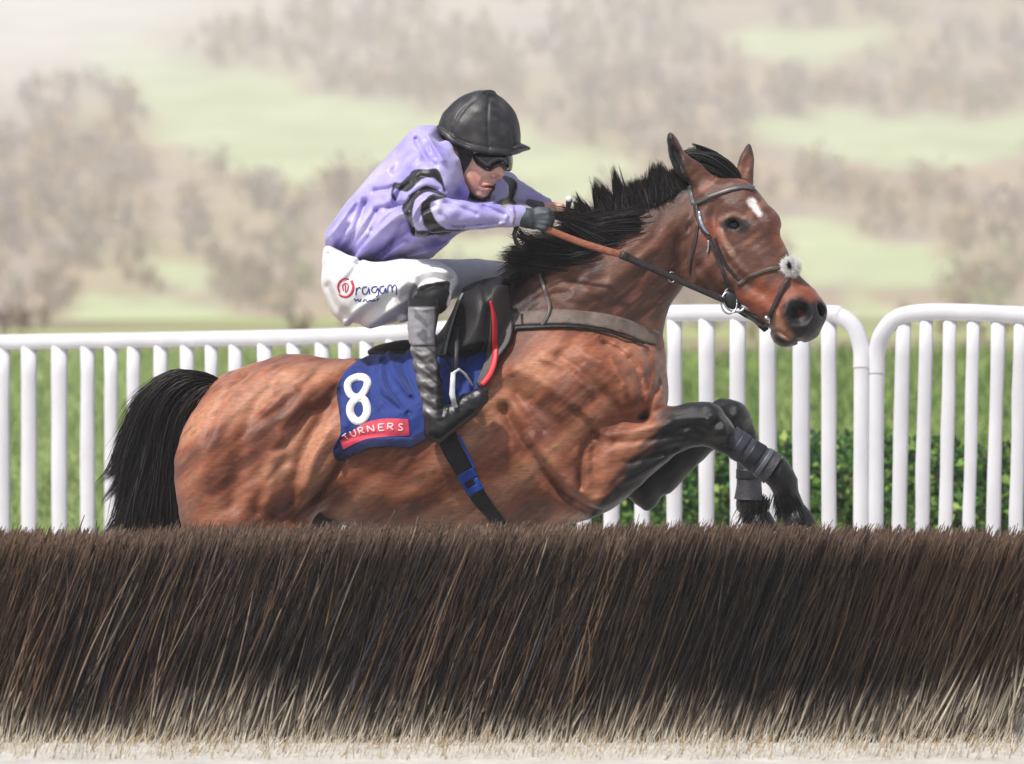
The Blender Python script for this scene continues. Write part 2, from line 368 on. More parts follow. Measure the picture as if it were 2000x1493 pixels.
    # ears
    H.pill([(1307,260),(1318,268),(1328,282),(1336,298),(1352,312),(1374,326),(1396,349),(1384,368),(1352,372),(1340,356),(1322,334),(1309,308),(1304,281)], -0.045, 0.026, 0.03, k=0.02, blur=1)
    H.pill([(1318,285),(1330,305),(1339,335),(1340,352),(1326,334),(1313,308),(1310,284)], -0.062, 0.018, 0.02, k=0.006, blur=1, mode='c')
    H.pill([(1463,278),(1470,292),(1474,312),(1472,340),(1470,364),(1452,366),(1438,352),(1440,325),(1447,302)], 0.05, 0.024, 0.028, k=0.02, blur=1)
    H.pill([(1462,292),(1466,312),(1463,335),(1450,345),(1447,325),(1453,305)], 0.025, 0.012, 0.02, k=0.006, blur=1, mode='c')
    # muscles traced on the near side (sunk > 0, raised < 0)
    y = -0.27
    for ln, w, a in [
        ([(985,800),(1010,850),(1050,905),(1085,948),(1120,980),(1160,1002)], 13, .022),
        ([(1166,832),(1145,868),(1134,905),(1134,950)], 9, .010),
        ([(1010,720),(1070,752),(1120,790),(1165,830)], 17, -.012),
        ([(985,755),(1040,790),(1090,830),(1120,870)], 16, .010),
        ([(1090,700),(1140,735),(1180,770),(1215,810)], 13, .009),
        ([(1140,690),(1185,715),(1225,755),(1245,800)], 13, -.009),
        ([(1180,672),(1225,700),(1252,750),(1256,815)], 9, .012),
        ([(1290,745),(1275,780),(1262,812)], 7, .006),
        ([(1262,814),(1215,820),(1175,828)], 8, .008),
        ([(1040,860),(1080,910),(1110,950)], 16, -.010),
        ([(1190,850),(1250,838),(1310,828)], 8, -.007),
        ([(1200,866),(1260,860),(1330,850)], 7, .007),
        ([(1350,850),(1390,862),(1412,872)], 8, .004),
        ([(668,900),(640,940),(612,975),(575,1015)], 9, .016),
        ([(655,770),(625,820),(600,870),(580,930),(560,1000)], 17, .013),
        ([(600,760),(560,830),(535,900),(520,980)], 17, -.010),
        ([(530,750),(490,820),(465,900),(455,990)], 20, .010),
        ([(455,770),(415,840),(400,920)], 20, -.008),
        ([(520,800),(548,780),(575,765)], 13, -.012),
        ([(560,840),(590,815),(640,790)], 12, .009),
        ([(640,850),(610,900),(600,950)], 14, -.010),
        ([(500,1000),(520,950),(560,900)], 12, .008),
        ([(690,905),(760,930),(830,945),(900,950)], 30, .008),
        ([(940,820),(975,880),(1010,950),(1040,1010)], 18, .008),
        ([(900,850),(930,920),(955,1000)], 16, -.006),
        ([(1330,470),(1322,520),(1290,575),(1240,620)], 15, .013),
        ([(1290,440),(1250,500),(1190,560),(1120,610)], 22, -.009),
        ([(1220,470),(1160,520),(1090,560)], 18, .007),
        ([(1060,560),(1100,590),(1150,610)], 16, .008),
        ([(1120,540),(1145,552),(1175,548)], 14, .010),
        ([(1140,560),(1160,575),(1190,570)], 8, -.007),
        ([(1300,820),(1345,815),(1385,820)], 7, -.005), ([(1290,850),(1340,835),(1375,845)], 6, .006), ([(1220,905),(1270,890),(1320,872)], 8, .007), ([(1165,860),(1160,905),(1170,960)], 12, .008), ([(1210,940),(1250,925),(1300,895)], 8, -.005),
        ([(1425,855),(1470,885),(1515,915)], 4, .004), ([(1398,812),(1410,828),(1414,850)], 5, -.004),
        ([(1350,440),(1345,500),(1352,545)], 7, .008), ([(1365,520),(1390,550),(1430,575)], 10, .006), ([(1410,455),(1425,500),(1455,535)], 7, -.006), ([(1470,400),(1490,440),(1510,480)], 9, .004), ([(1300,420),(1270,470),(1240,500)], 12, .008),
        ([(1010,620),(1050,585),(1110,570)], 9, .007), ([(1200,600),(1240,560),(1280,500)], 10, .008), ([(470,735),(430,790),(400,860)], 9, .008), ([(600,800),(575,850),(540,880)], 10, .010), ([(620,720),(600,750),(560,780)], 9, .007),
        ([(1000,740),(1020,790),(1060,840)], 9, .007), ([(1060,700),(1110,720),(1150,760)], 8, -.008), ([(1120,800),(1150,830),(1160,850)], 8, .010), ([(1195,700),(1215,740),(1220,790)], 7, -.006), ([(1265,690),(1272,720),(1268,760)], 8, .006),
    ]:
        yy = -0.20 if ln[0][0] > 1180 and ln[0][1] > 800 else (-0.12 if ln[0][1] < 620 else y)
        H.groove(ln, yy, w * .92, a * 1.35, side=0)
    def rel(p):
        q = np.stack([p[:, 0] + p[:, 2] * 0.8, p[:, 1], p[:, 2] - p[:, 0] * 0.8], 1)
        body = smooth(0.75, 0.55, p[:, 0]) * smooth(0.42, 0.9, p[:, 2])
        n1 = noise(q, (2.6, 6, 9)) - 0.5; n2 = noise(q, (9, 14, 30), 7) - 0.5; n3 = noise(q, (24, 30, 90), 2) - 0.5
        return body * (0.016 * n1 + 0.004 * n2) + 0.0028 * n3 + 0.003 * (noise(p, (26, 26, 26), 3) - 0.5)
    H.relief(rel)

    def coat(V):
        u, v = px_of(V); P3 = V.astype(np.float32)
        q = np.stack([V[:, 0] + V[:, 2] * 0.8, V[:, 1], V[:, 2] - V[:, 0] * 0.8], 1)
        n1 = noise(q, (3.2, 6, 12)); n2 = noise(q, (16, 20, 90), 5); n4 = noise(q, (7, 9, 34), 15); n3 = noise(P3, (9, 9, 9), 11)
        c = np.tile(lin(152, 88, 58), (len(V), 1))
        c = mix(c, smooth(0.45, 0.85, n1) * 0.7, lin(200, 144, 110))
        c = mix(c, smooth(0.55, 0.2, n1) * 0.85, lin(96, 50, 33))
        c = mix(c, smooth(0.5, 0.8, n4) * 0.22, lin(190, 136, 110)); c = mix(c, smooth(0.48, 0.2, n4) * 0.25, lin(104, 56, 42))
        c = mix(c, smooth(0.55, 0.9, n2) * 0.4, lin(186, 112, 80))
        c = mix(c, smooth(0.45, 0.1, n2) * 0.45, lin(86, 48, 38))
        # browner neck
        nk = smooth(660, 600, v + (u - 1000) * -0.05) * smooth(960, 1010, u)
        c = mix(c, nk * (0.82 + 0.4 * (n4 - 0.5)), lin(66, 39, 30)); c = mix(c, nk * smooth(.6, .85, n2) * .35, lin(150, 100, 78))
        c = mix(c, smooth(20, 8, dpx(V, [(1340,362),(1250,402),(1184,436),(1116,470),(1040,518),(995,560)], False)) , lin(24, 20, 22))
        c = mix(c, smooth(45, 10, dpx(V, [(1000,560),(1010,620),(1030,600)], False)) * 0.8, lin(42, 30, 30))
        # head: redder, black nose
        hd = smooth(1345, 1385, u) * smooth(720, 690, v)
        c = mix(c, hd * 0.9, lin(92, 54, 41)); c = mix(c, hd * smooth(0.5, 0.8, n4) * 0.5, lin(168, 116, 92)); c = mix(c, hd * smooth(0.45, 0.2, n2) * 0.5, lin(64, 38, 32)); c = mix(c, hd * smooth(0.6, 0.85, n3) * 0.5, lin(160, 74, 40))
        c = mix(c, smooth(60, 20, dpx(V, [(1480,575),(1540,580),(1590,575)], False)) * smooth(1445, 1475, u) * 0.5 * smooth(.25, .6, n4), lin(172, 88, 56))
        c = mix(c, smooth(12, -6, dpx(V, [(1537,590),(1560,583),(1582,594),(1600,590),(1622,600),(1615,640),(1600,680),(1560,690),(1508,680),(1512,656),(1545,655),(1560,662),(1545,640),(1532,610)]) + 9 * (n2 - .5)), lin(22, 19, 21))
        c = mix(c, smooth(15, 3, dpx(V, [(1512,610),(1524,640),(1540,656)], False)) * 0.7, lin(196, 142, 112))
        c = mix(c, smooth(7, 3, dpx(V, [(1563,611),(1566,615)], False)) * .8, lin(112, 40, 44))
        c = mix(c, smooth(18, 11, dpx(V, [(1420,439),(1434,435),(1450,442)], False)) * 0.95, lin(18, 14, 14)); c = mix(c, smooth(9, 3, dpx(V, [(1405,450),(1414,470),(1430,495)], False)) * .5, lin(190, 150, 126)); c = mix(c, smooth(7, 2, dpx(V, [(1408,428),(1430,418),(1452,424)], False)) * .5, lin(176, 134, 112))
        c = mix(c, smooth(4, -3, dpx(V, [(1462,392),(1472,388),(1480,402),(1486,418),(1480,420),(1470,410),(1462,400)]) + 5 * (n2 - .5)) * (V[:, 1] < 0.06), lin(238, 234, 228))
        # ears
        c = mix(c, smooth(4, -4, dpx(V, [(1300,255),(1314,268),(1330,300),(1342,350),(1330,345),(1300,310)])), lin(20, 17, 19))
        c = mix(c, smooth(300, 285, v) * smooth(1440, 1450, u), lin(36, 26, 26))
        # black points
        arm = dpx(V, [(1290,830),(1345,770),(1480,760),(1640,1060),(1180,1080),(1150,1010),(1180,970),(1240,900)])
        c = mix(c, smooth(20, -16, arm + 30 * (n4 - .5) + 22 * (n2 - .5)) * smooth(1120, 1160, u), lin(15, 13, 15))
        c = mix(c, (V[:, 1] > 0.02) * smooth(1170, 1230, u) * smooth(750, 790, v), lin(14, 12, 14))
        c = mix(c, smooth(1080, 1180, v), lin(26, 22, 24))
        c = mix(c, (V[:, 1] > -0.02) * smooth(960, 985, v) * smooth(760, 730, u), lin(24, 20, 22))
        # whorls and nicks of the coat on the flank
        for (a, b, r) in ((531,790,9),(516,806,7),(518,833,11),(560,764,26)):
            c = mix(c, smooth(r + 6, r - 4, np.hypot((u - a), (v - b) * 1.5) + 6 * (n2 - .5)) * 0.5, lin(120, 70, 48))
        return c
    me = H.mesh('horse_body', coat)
    return H, me

def _pill2(s, poly, ysh, Wd, R, k=0.03, blur=3):
    P = poly_w(poly, -0.05, 5); lo = P.min(0) - 0.05; hi = P.max(0) + 0.05
    sl, X, Y, Z = s.sub((lo[0], -0.4, lo[1]), (hi[0], 0.3, hi[1]))
    xx, zz = np.broadcast_arrays(X[:, 0, :], Z[:, 0, :])
    d = blur2(dist_poly(xx, zz, P), blur); u = np.maximum(1 + d / R, 0)[:, None, :]
    q = np.sqrt(u * u + ((Y - ysh(xx, zz)[:, None, :]) / Wd) ** 2)
    s.put(sl, ((q - 1) * min(R, Wd)).astype(np.float32), k, 'u')
Field.pill2 = _pill2

horse = thing('horse', W(800, 1378, 0), 'bay racehorse with black mane and tail leaping over the brush hurdle', 'horse')
HF, _me = build_horse()
M_coat = mat('horse_coat', attr=True, rough=0.38, spec=0.42, noise_amt=0.20, noise_sc=80, stretch=(0.3, 1, 1.8), rot=(0, -0.7, 0), bump=0.28, bump_sc=330, sheen=0.15, rough_var=0.08)
obj('horse_body', _me, M_coat, horse)

# eyes
M_eye = mat('horse_eye', lin(16, 10, 9), rough=0.12, spec=0.4, noise_amt=0.0, coat=0.2)
def ellipsoid(c, r, n=18, rot=None):
    mb = MB(); th = np.linspace(0.02, math.pi - 0.02, n); ph = np.arange(2 * n) / (2 * n) * 2 * math.pi
    V = np.stack([np.sin(th)[:, None] * np.cos(ph), np.sin(th)[:, None] * np.sin(ph), np.cos(th)[:, None] + 0 * ph], -1) * np.array(r)
    if rot is not None: V = V @ np.array(rot).T
    V = V + np.array(c); m = 2 * n; i = np.arange(n - 1)[:, None] * m; j = np.arange(m)[None]; jn = (j + 1) % m
    F = np.stack([i + j, i + n * 2 + j, i + m + jn, i + jn], -1).reshape(-1, 4)
    mb.add(V.reshape(-1, 3), F); return mb
p, _ = HF.hit(1435., 440.)
obj('eye', ellipsoid(p + np.array([0.002, 0.010, 0]), (0.033, 0.021, 0.022)).mesh('eye'), M_eye, horse)
p, _ = HF.hit(1521., 440.)
obj('eye', ellipsoid(p + np.array([-0.004, 0.05, 0]), (0.016, 0.016, 0.016)).mesh('eye'), M_eye, horse)
# hooves
M_hoof = mat('hoof_horn', lin(30, 27, 28), rough=0.45, bump=0.3, bump_sc=90)
for (pts) in ([(1549,996,-.205,24),(1556,1012,-.205,30),(1563,1034,-.205,35)], [(1480,1004,.13,24),(1484,1024,.13,29),(1499,1046,.13,28)],
              [(628,1286,-.15,24),(648,1294,-.15,29),(668,1302,-.15,33)], [(588,1286,.15,24),(608,1294,.15,29),(628,1302,.15,33)]):
    mb = MB(); mb.tube([W(*q[:3]) for q in pts], [q[3] / PXM for q in pts], 18); obj('hoof', mb.mesh('hoof'), M_hoof, horse)

# ---- hair
M_hair = mat('horse_hair', attr=True, rough=0.45, spec=0.28, noise_amt=0.25, noise_sc=80)
def haircol(n, rng, warm=0.12, hi=0.10):
    base = np.tile(lin(11, 9, 11), (n, 1)); r = rng.random(n)
    base[r < warm] = lin(52, 38, 32); base[r > 1 - hi] = lin(60, 60, 66); base *= (0.6 + 0.8 * rng.random((n, 1)))
    return base
def tail():
    rng = np.random.default_rng(11); out = []
    O = resample(spline([(432,742),(400,729),(350,724),(323,732),(298,749),(273,774),(260,804),(252,831),(246,860),(240,895),(236,950)]), 24)
    I = resample(spline([(436,760),(410,757),(385,790),(366,830),(356,880),(352,930),(354,990),(360,1040),(370,1080),(372,1130),(374,1180)]), 24)
    N = 8000; t = rng.random(N) ** 0.8
    L = 0.55 + 0.45 * rng.random(N); K = 14
    ln = np.zeros((N, K, 3))
    Mid = resample(spline([(434,750),(405,740),(365,745),(335,765),(312,800),(300,850),(292,910),(280,970),(262,1030),(250,1090),(240,1150)]), 24)
    tipx = rng.normal(0, 1, N)
    for k in range(K):
        f = k / (K - 1) * 23 * L; i = np.minimum(f.astype(int), 22); w = (f - i)[:, None]
        o = O[i] * (1 - w) + O[i + 1] * w; m = Mid[i] * (1 - w) + Mid[i + 1] * w; q = I[i] * (1 - w) + I[i + 1] * w
        a = np.clip(t * 2, 0, 1)[:, None]; b = np.clip(t * 2 - 1, 0, 1)[:, None]
        p = (o * (1 - a) + m * a) * (1 - (b > 0)) + (m * (1 - b) + q * b) * (b > 0)
        s = k / (K - 1)
        p = p + np.stack([tipx * 12 * s ** 3 - 6 * s ** 3 * (t < .2), rng.normal(0, 1, N) * 0.6 + tipx * 5 * s], 1)
        ln[:, k, 0] = p[:, 0]; ln[:, k, 2] = p[:, 1]
    yj = rng.normal(0, 0.045, N); s = np.linspace(0, 1, K)
    Y = yj[:, None] * (0.35 + 0.9 * s)[None] + 0.02 * np.sin(s * 5 + rng.random((N, 1)) * 6)
    Pw = np.stack([(ln[..., 0] - 1000) * (CAMD + Y) / (PXM * CAMD), Y, (746.5 - ln[..., 2]) * (CAMD + Y) / (PXM * CAMD) + CZ], -1)
    # locks that fly out
    locks = [[(300,770),(262,830),(236,890),(212,925),(184,948)],[(300,800),(268,880),(240,930),(215,962),(196,984)],[(300,850),(270,930),(250,990),(228,1030),(214,1052)],
             [(290,880),(258,960),(235,1010),(214,1034),(200,1060)],[(262,820),(244,880),(232,910),(218,925),(206,935)],[(300,840),(276,950),(262,985),(240,1000),(222,1004)]]
    LK = []
    for lk in locks:
        c = resample(spline(lk), K); n = 130
        j = rng.normal(0, 1, (n, 2)); sp = (0.25 + 1.3 * np.sin(np.linspace(0.2, 2.9, K)))
        off = j[:, None, :] * sp[None, :, None] * 7; Lk = 0.75 + 0.25 * rng.random((n, 1)); sidx = np.linspace(0, 1, K)[None] * Lk * (K - 1)
        i = np.minimum(sidx.astype(int), K - 2); w = (sidx - i)[..., None]; cc = c[i] * (1 - w) + c[i + 1] * w + off
        yy = rng.normal(0, 0.03, (n, 1)) + 0 * sidx
        LK.append(np.stack([(cc[..., 0] - 1000) * (CAMD + yy) / (PXM * CAMD), yy, (746.5 - cc[..., 1]) * (CAMD + yy) / (PXM * CAMD) + CZ], -1))
    P = np.concatenate([Pw] + LK); n = len(P)
    v, f, c = strands(P, 0.0011 + 0.0016 * rng.random(n), haircol(n, rng, .16)); return mesh_of(v, f, 'tail', c)
obj('tail', tail(), M_hair, horse)
def pxw(p, y): return np.stack([(p[..., 0] - 1000) * (CAMD + y) / (PXM * CAMD), y + 0 * p[..., 0], (746.5 - p[..., 1]) * (CAMD + y) / (PXM * CAMD) + CZ], -1)
def mane():
    rng = np.random.default_rng(5)
    crest = resample(spline([(1350,360),(1320,366),(1286,381),(1252,398),(1218,417),(1184,433),(1150,450),(1116,468),(1080,488),(1040,515),(1005,548)]), 200)
    # tip displacement wanted along the crest: (x where it grows, dx, dy)
    tab = np.array([(1005,-28,6),(1030,-34,-6),(1050,-38,-14),(1080,-40,-20),(1110,-42,-34),(1130,-34,-42),(1150,-34,-44),(1180,-30,-52),(1205,-22,-68),(1240,-18,-62),(1275,-12,-60),(1300,-14,-58),(1325,-16,-46),(1350,-12,-20)], float)
    out = []; N = 7500; K = 8
    s = rng.random(N); root = crest[(s * 199).astype(int)]
    drop = rng.random(N) ** 1.3; side = rng.choice([-1, 1], N, p=[.75, .25])
    root = root + np.stack([rng.normal(0, 3, N) + drop * 6, drop * 13 * (side < 0) * smooth(1360, 1300, root[:, 0]) + 2], 1)
    dx = np.interp(root[:, 0], tab[:, 0], tab[:, 1]); dy = np.interp(root[:, 0], tab[:, 0], tab[:, 2])
    # tufts: neighbouring hairs share a lean and a length
    tn = noise(np.stack([root[:, 0] / 16, 0 * s, 0 * s], 1), 1); tl = 0.45 + 0.85 * noise(np.stack([root[:, 0] / 11, 0 * s + 9, 0 * s], 1), 1)
    ln = tl * (0.6 + 0.5 * rng.random(N)) * (1 - 0.3 * drop)
    end = root + np.stack([dx * ln + (tn - .5) * 26 + rng.normal(0, 3, N), dy * ln + rng.normal(0, 3, N) - drop * 22], 1)
    t = np.linspace(0, 1, K)[None, :, None]
    midp = root + (end - root) * 0.5 + np.stack([-(end - root)[:, 1], (end - root)[:, 0]], 1) * (0.18 * rng.choice([-1, -1, 1], N))[:, None]
    q = root[:, None] * (1 - t) ** 2 + 2 * t * (1 - t) * midp[:, None] + end[:, None] * t ** 2
    y0 = np.where(side < 0, -1, 1) * (0.012 + 0.045 * drop * smooth(1360, 1290, root[:, 0]) + 0.035 * drop * smooth(1200, 1050, root[:, 0])) + rng.normal(0, 0.008, N)
    out.append(pxw(q, y0[:, None] * (1 - 0.5 * t[..., 0])))
    # lower mane blown back over the withers, near side
    for (a, b, c3, n, sp) in [((1110,480),(1060,490),(1022,470),260,9),((1110,492),(1060,508),(1012,498),380,10),((1080,505),(1040,522),(994,516),420,10),((1150,470),(1100,455),(1062,470),320,9),
                              ((1180,455),(1130,430),(1096,425),380,9),((1050,515),(1018,540),(990,550),260,10),((1150,470),(1080,505),(1040,520),420,14),((1190,445),(1140,462),(1090,476),420,12),((1230,425),(1180,428),(1140,440),420,10),
                              ((1140,440),(1140,412),(1128,388),30,3),((1170,425),(1166,392),(1160,362),40,3),((1210,400),(1206,366),(1199,334),60,5),((1040,495),(1022,478),(1008,452),24,3)]:
        j = rng.normal(0, 1, (n, 2)) * sp; Lk = (0.7 + 0.5 * rng.random(n))[:, None]
        A = np.array(a) + j * 1.3; B = np.array(a) + (np.array(b) - a) * Lk + j; E = np.array(a) + (np.array(c3) - a) * Lk + j * 0.8
        q = A[:, None] * (1 - t) ** 2 + 2 * t * (1 - t) * B[:, None] + E[:, None] * t ** 2
        q[..., 1] -= (11 * smooth(1160, 1060, q[..., 0]) + 4) * smooth(462, 490, q[:, :1, 1])
        sf, ok = HF.hit(q[:, 0, 0], q[:, 0, 1], 0.003); y1 = sf[:, 1]
        out.append(pxw(q, y1[:, None] + (-0.008 - 0.02 * t[..., 0]) + rng.normal(0, 0.004, (n, 1))))
    P = np.concatenate(out); P = np.concatenate([P, P + rng.normal(0, .004, (len(P), 1, 3)) * (.4 + .9 * np.linspace(0, 1, P.shape[1]))[None, :, None]]); n = len(P)
    v, f, c = strands(P, 0.0008 + 0.0013 * rng.random(n), haircol(n, rng, 0.2, 0.08)); return mesh_of(v, f, 'mane', c)
obj('mane', mane(), M_hair, horse)
def forelock():
    rng = np.random.default_rng(6); out = []; t = np.linspace(0, 1, 9)[None, :, None]
    for (a, b, c3, e, n, sp) in [((1342,302),(1380,296),(1418,325),(1446,356),420,4),((1350,318),(1385,315),(1415,338),(1440,357),380,5),((1356,300),(1390,300),(1425,318),(1444,345),200,3),((1400,300),(1375,290),(1362,286),(1352,281),20,1.5)]:
        j = rng.normal(0, 1, (n, 2)) * sp; w = [np.array(p) + j * s for p, s in ((a, .9), (b, 1.2), (c3, 1.2), (e, .7))]
        q = w[0][:, None] * (1 - t) ** 3 + 3 * w[1][:, None] * t * (1 - t) ** 2 + 3 * w[2][:, None] * t * t * (1 - t) + w[3][:, None] * t ** 3
        out.append(pxw(q, (-0.01 - 0.03 * t[..., 0]) + rng.normal(0, 0.014, (n, 1))))
    P = np.concatenate(out); n = len(P); v, f, c = strands(P, 0.0012 + 0.0016 * rng.random(n), haircol(n, rng, .12, .16)); return mesh_of(v, f, 'forelock', c)
obj('forelock', forelock(), M_hair, horse)
def feather(spots, seed):
    rng = np.random.default_rng(seed); out = []; t = np.linspace(0, 1, 6)[None, :, None]
    for (a, b, n, sp, y, yo) in spots:
        j = rng.normal(0, 1, (n, 2)) * sp; L = (0.5 + 0.6 * rng.random(n))[:, None]
        A = np.array(a) + j; E = A + (np.array(b) - a) * L + rng.normal(0, 4, (n, 2)); M = (A + E) / 2 + rng.normal(0, 3, (n, 2))
        q = A[:, None] * (1 - t) ** 2 + 2 * t * (1 - t) * M[:, None] + E[:, None] * t ** 2
        out.append(pxw(q, y + rng.normal(0, yo, (n, 1)) + 0 * t[..., 0]))
    P = np.concatenate(out); n = len(P); v, f, c = strands(P, 0.001 + 0.0014 * rng.random(n), haircol(n, rng)); return mesh_of(v, f, 'fetlock_hair', c)
obj('fetlock_hair', feather([((1530,955),(1518,1000),160,6,-.205,.03),((1530,965),(1540,1010),220,7,-.205,.035),((1550,975),(1576,1028),160,5,-.205,.03),((1528,990),(1520,1015),50,5,-.2,.03)], 3), M_hair, horse)
obj('fetlock_hair', feather([((1468,985),(1452,1025),160,7,.13,.03),((1478,985),(1486,1025),200,8,.13,.03),((1496,975),(1490,1010),60,5,.13,.03)], 4), M_hair, horse)
# ================================================================== TACK
class Union:
    def __init__(s, *fs): s.fs = fs; s.h = min(f.h for f in fs); s.ax = [None, np.array([min(f.ax[1][0] for f in fs), max(f.ax[1][-1] for f in fs)]), None]
    def sample(s, p):
        p = np.asarray(p); r = None
        for f in s.fs:
            v = f.sample(p); q = (p - f.lo) / f.h; out = ((q < 0) | (q > f.n - 1)).any(-1); v = np.where(out, 0.5, v)
            r = v if r is None else np.minimum(r, v)
        return r
    normal = Field.normal; hit = Field.hit
def slab(F, U, Vv, off, th, y0=None, y1=None):
    """closed sheet whose outer face follows field F through the picture grid U,V"""
    P, ok = F.hit(U, Vv, off + th, y0, y1); nn = F.normal(P)
    nn[..., 1] = np.minimum(nn[..., 1], -0.15); nn /= np.linalg.norm(nn, axis=-1)[..., None]
    Q = P - nn * np.asarray(th)[..., None] if np.ndim(th) else P - nn * th
    m, n = U.shape; a = np.arange(m * n).reshape(m, n); b = a + m * n
    f = [np.stack([a[:-1, :-1], a[:-1, 1:], a[1:, 1:], a[1:, :-1]], -1).reshape(-1, 4), np.stack([b[:-1, :-1], b[1:, :-1], b[1:, 1:], b[:-1, 1:]], -1).reshape(-1, 4)]
    for e, g in ((a[0], b[0]), (a[-1][::-1], b[-1][::-1]), (a[:, 0][::-1], b[:, 0][::-1]), (a[:, -1], b[:, -1])):
        f.append(np.stack([e[:-1], g[:-1], g[1:], e[1:]], -1))
    return np.concatenate([P.reshape(-1, 3), Q.reshape(-1, 3)]), np.concatenate(f)
def strap(F, pts, w, off=0.001, th=0.004, n=60, nw=5, mb=None, c=None, curve=6, **k):
    P = resample(spline(pts, curve) if len(pts) > 2 else np.array(pts, float), n); T = np.gradient(P, axis=0); T /= np.linalg.norm(T, axis=1)[:, None] + 1e-9
    Nn = np.stack([-T[:, 1], T[:, 0]], 1); w = np.interp(np.linspace(0, 1, n), np.linspace(0, 1, len(np.atleast_1d(w))), np.atleast_1d(w))
    t = np.linspace(-0.5, 0.5, nw); G = P[:, None] + Nn[:, None] * (w[:, None] * t)[..., None]
    thk = th * (1 - 0.35 * (2 * np.abs(t)) ** 3)[None] + 0 * G[..., 0]
    v, f = slab(F, G[..., 0], G[..., 1], off, thk, **k)
    mb = mb or MB(); mb.add(v, f, c); return mb
def coons(top, bot, left, right, m, n):
    """picture grid (m rows from top to bottom, n columns); corner points must agree"""
    T, B = resample(spline(top), n), resample(spline(bot), n); Lc, R = resample(spline(left), m), resample(spline(right), m)
    s = np.linspace(0, 1, m)[:, None, None]; t = np.linspace(0, 1, n)[None, :, None]
    G = (1 - s) * T[None] + s * B[None] + (1 - t) * Lc[:, None] + t * R[:, None] - ((1 - s) * (1 - t) * T[0] + (1 - s) * t * T[-1] + s * (1 - t) * B[0] + s * t * B[-1])
    return G[..., 0], G[..., 1]

M_leather = mat('black_leather', lin(24, 23, 26), rough=0.5, spec=0.5, noise_amt=0.3, noise_sc=40, bump=0.25, bump_sc=160)
M_strap = mat('grey_brown_strap', lin(112, 98, 90), rough=0.6, noise_amt=0.2, noise_sc=50, bump=0.3, bump_sc=250)
M_dark = mat('dark_strap', lin(52, 46, 46), rough=0.5, noise_amt=0.3, noise_sc=60, bump=0.2, bump_sc=200)
M_steel = mat('steel', lin(190, 192, 198), rough=0.25, metal=0.9, noise_amt=0.05)
M_white = mat('white_mark', lin(240, 240, 238), rough=0.7, noise_amt=0.04)
M_attr = mat('dyed_cloth', attr=True, rough=0.62, spec=0.35, noise_amt=0.12, noise_sc=25, bump=0.3, bump_sc=350, sheen=0.2)

# ---- saddle solid
SF = Field((-0.56, -0.36, 1.02), (0.08, 0.36, 1.52), 0.006)
SF.pill([(716,690),(722,682),(742,673),(780,665),(800,664),(830,665),(858,650),(880,615),(896,582),(915,560),(945,546),(985,540),(998,556),(1000,600),(998,650),(985,690),(955,725),(900,735),(800,725),(745,708)], 0.0, 0.27, 0.16, k=0.02, blur=4, taper=lambda x, z: 0.55 + 0.5 * smooth(-0.36, -0.2, x))
SF.groove([(905,565),(890,600),(875,645),(868,690)], -0.27, 5, -0.004, side=0)
SF.groove([(946,550),(952,600),(948,650)], -0.27, 9, 0.006, side=0)
HS = Union(HF, SF)

# ---- saddle cloth
cloth = thing('saddle_cloth', W(800, 870, -0.29), 'royal blue number cloth under the saddle with a white figure and a red band', 'saddle cloth')
U, V = coons([(726,692),(780,670),(850,660),(900,655),(945,655)], [(660,903),(679,896),(700,884),(727,875),(766,873),(798,874),(820,864),(836,853)],
             [(726,692),(706,701),(679,720),(660,750),(657,768),(661,796),(665,826),(664,850),(654,868),(650,885),(660,903)], [(945,655),(958,690),(952,730),(925,775),(890,810),(860,835),(836,853)], 130, 130)
ss, tt = np.meshgrid(np.linspace(0, 1, 130), np.linspace(0, 1, 130), indexing='ij')
wr = 0
for ln, w_, a_ in [([(742,700),(748,750),(775,790),(790,805)], 6, .014),([(760,690),(772,730),(800,770)], 6, .012),([(722,700),(726,760),(745,800)], 7, -.006),([(700,715),(710,740),(712,790)], 8, .004),
                   ([(735,770),(765,790),(800,810)], 5, -.010),([(670,860),(720,850),(800,853)], 5, -.004),([(785,690),(792,730),(812,775)], 6, -.008),([(690,720),(678,760),(676,830)], 9, .005),
                   ([(880,690),(895,720),(890,760)], 6, .010),([(915,680),(905,720),(905,760)], 6, -.008),([(745,705),(735,740),(738,780)], 5, -.008)]:
    wr = wr + a_ * np.exp(-(dist_poly(U, V, spline(ln), False) / w_) ** 2)
wr = np.maximum(wr, -.008) * 1.1 + 0.006 * (noise(np.stack([U / 30, V / 30, 0 * U], -1)) - 0.5)
ccol = np.tile(lin(18, 50, 128), (2 * 130 * 130, 1))
edge = (V.ravel() > np.interp(U.ravel(), [650, 727, 798, 836], [885, 858, 857, 838])) | (U.ravel() < 666)
ccol[:16900][edge] = lin(11, 24, 74)
wr = np.maximum(wr, -.006); v, f = slab(HF, U, V, 0.010 + wr, 0.004); mb = MB(); mb.add(v, f, ccol); obj('cloth_sheet', mb.mesh('cloth'), M_attr, cloth)
from_cloth = np.stack([U.ravel(), V.ravel()], 1)
_cg, _ = HF.hit(U, V, 0.0145 + wr)
def on_cloth(u, v_, lift=0.0015):
    """point on the cloth's outer face seen at picture (u,v): nearest grid samples, inverse-distance"""
    u = np.asarray(u, float); sh = u.shape; q = np.stack([u.ravel(), np.asarray(v_, float).ravel()], 1)
    y = []
    for a in q:
        d = ((from_cloth - a) ** 2).sum(1); i = np.argpartition(d, 4)[:4]; w = 1 / (d[i] + 0.3); y.append((_cg.reshape(-1, 3)[i, 1] * w).sum() / w.sum())
    y = np.array(y) - lift
    return np.stack([(q[:, 0] - 1000) * (CAMD + y) / (PXM * CAMD), y, (746.5 - q[:, 1]) * (CAMD + y) / (PXM * CAMD) + CZ], -1).reshape(sh + (3,))
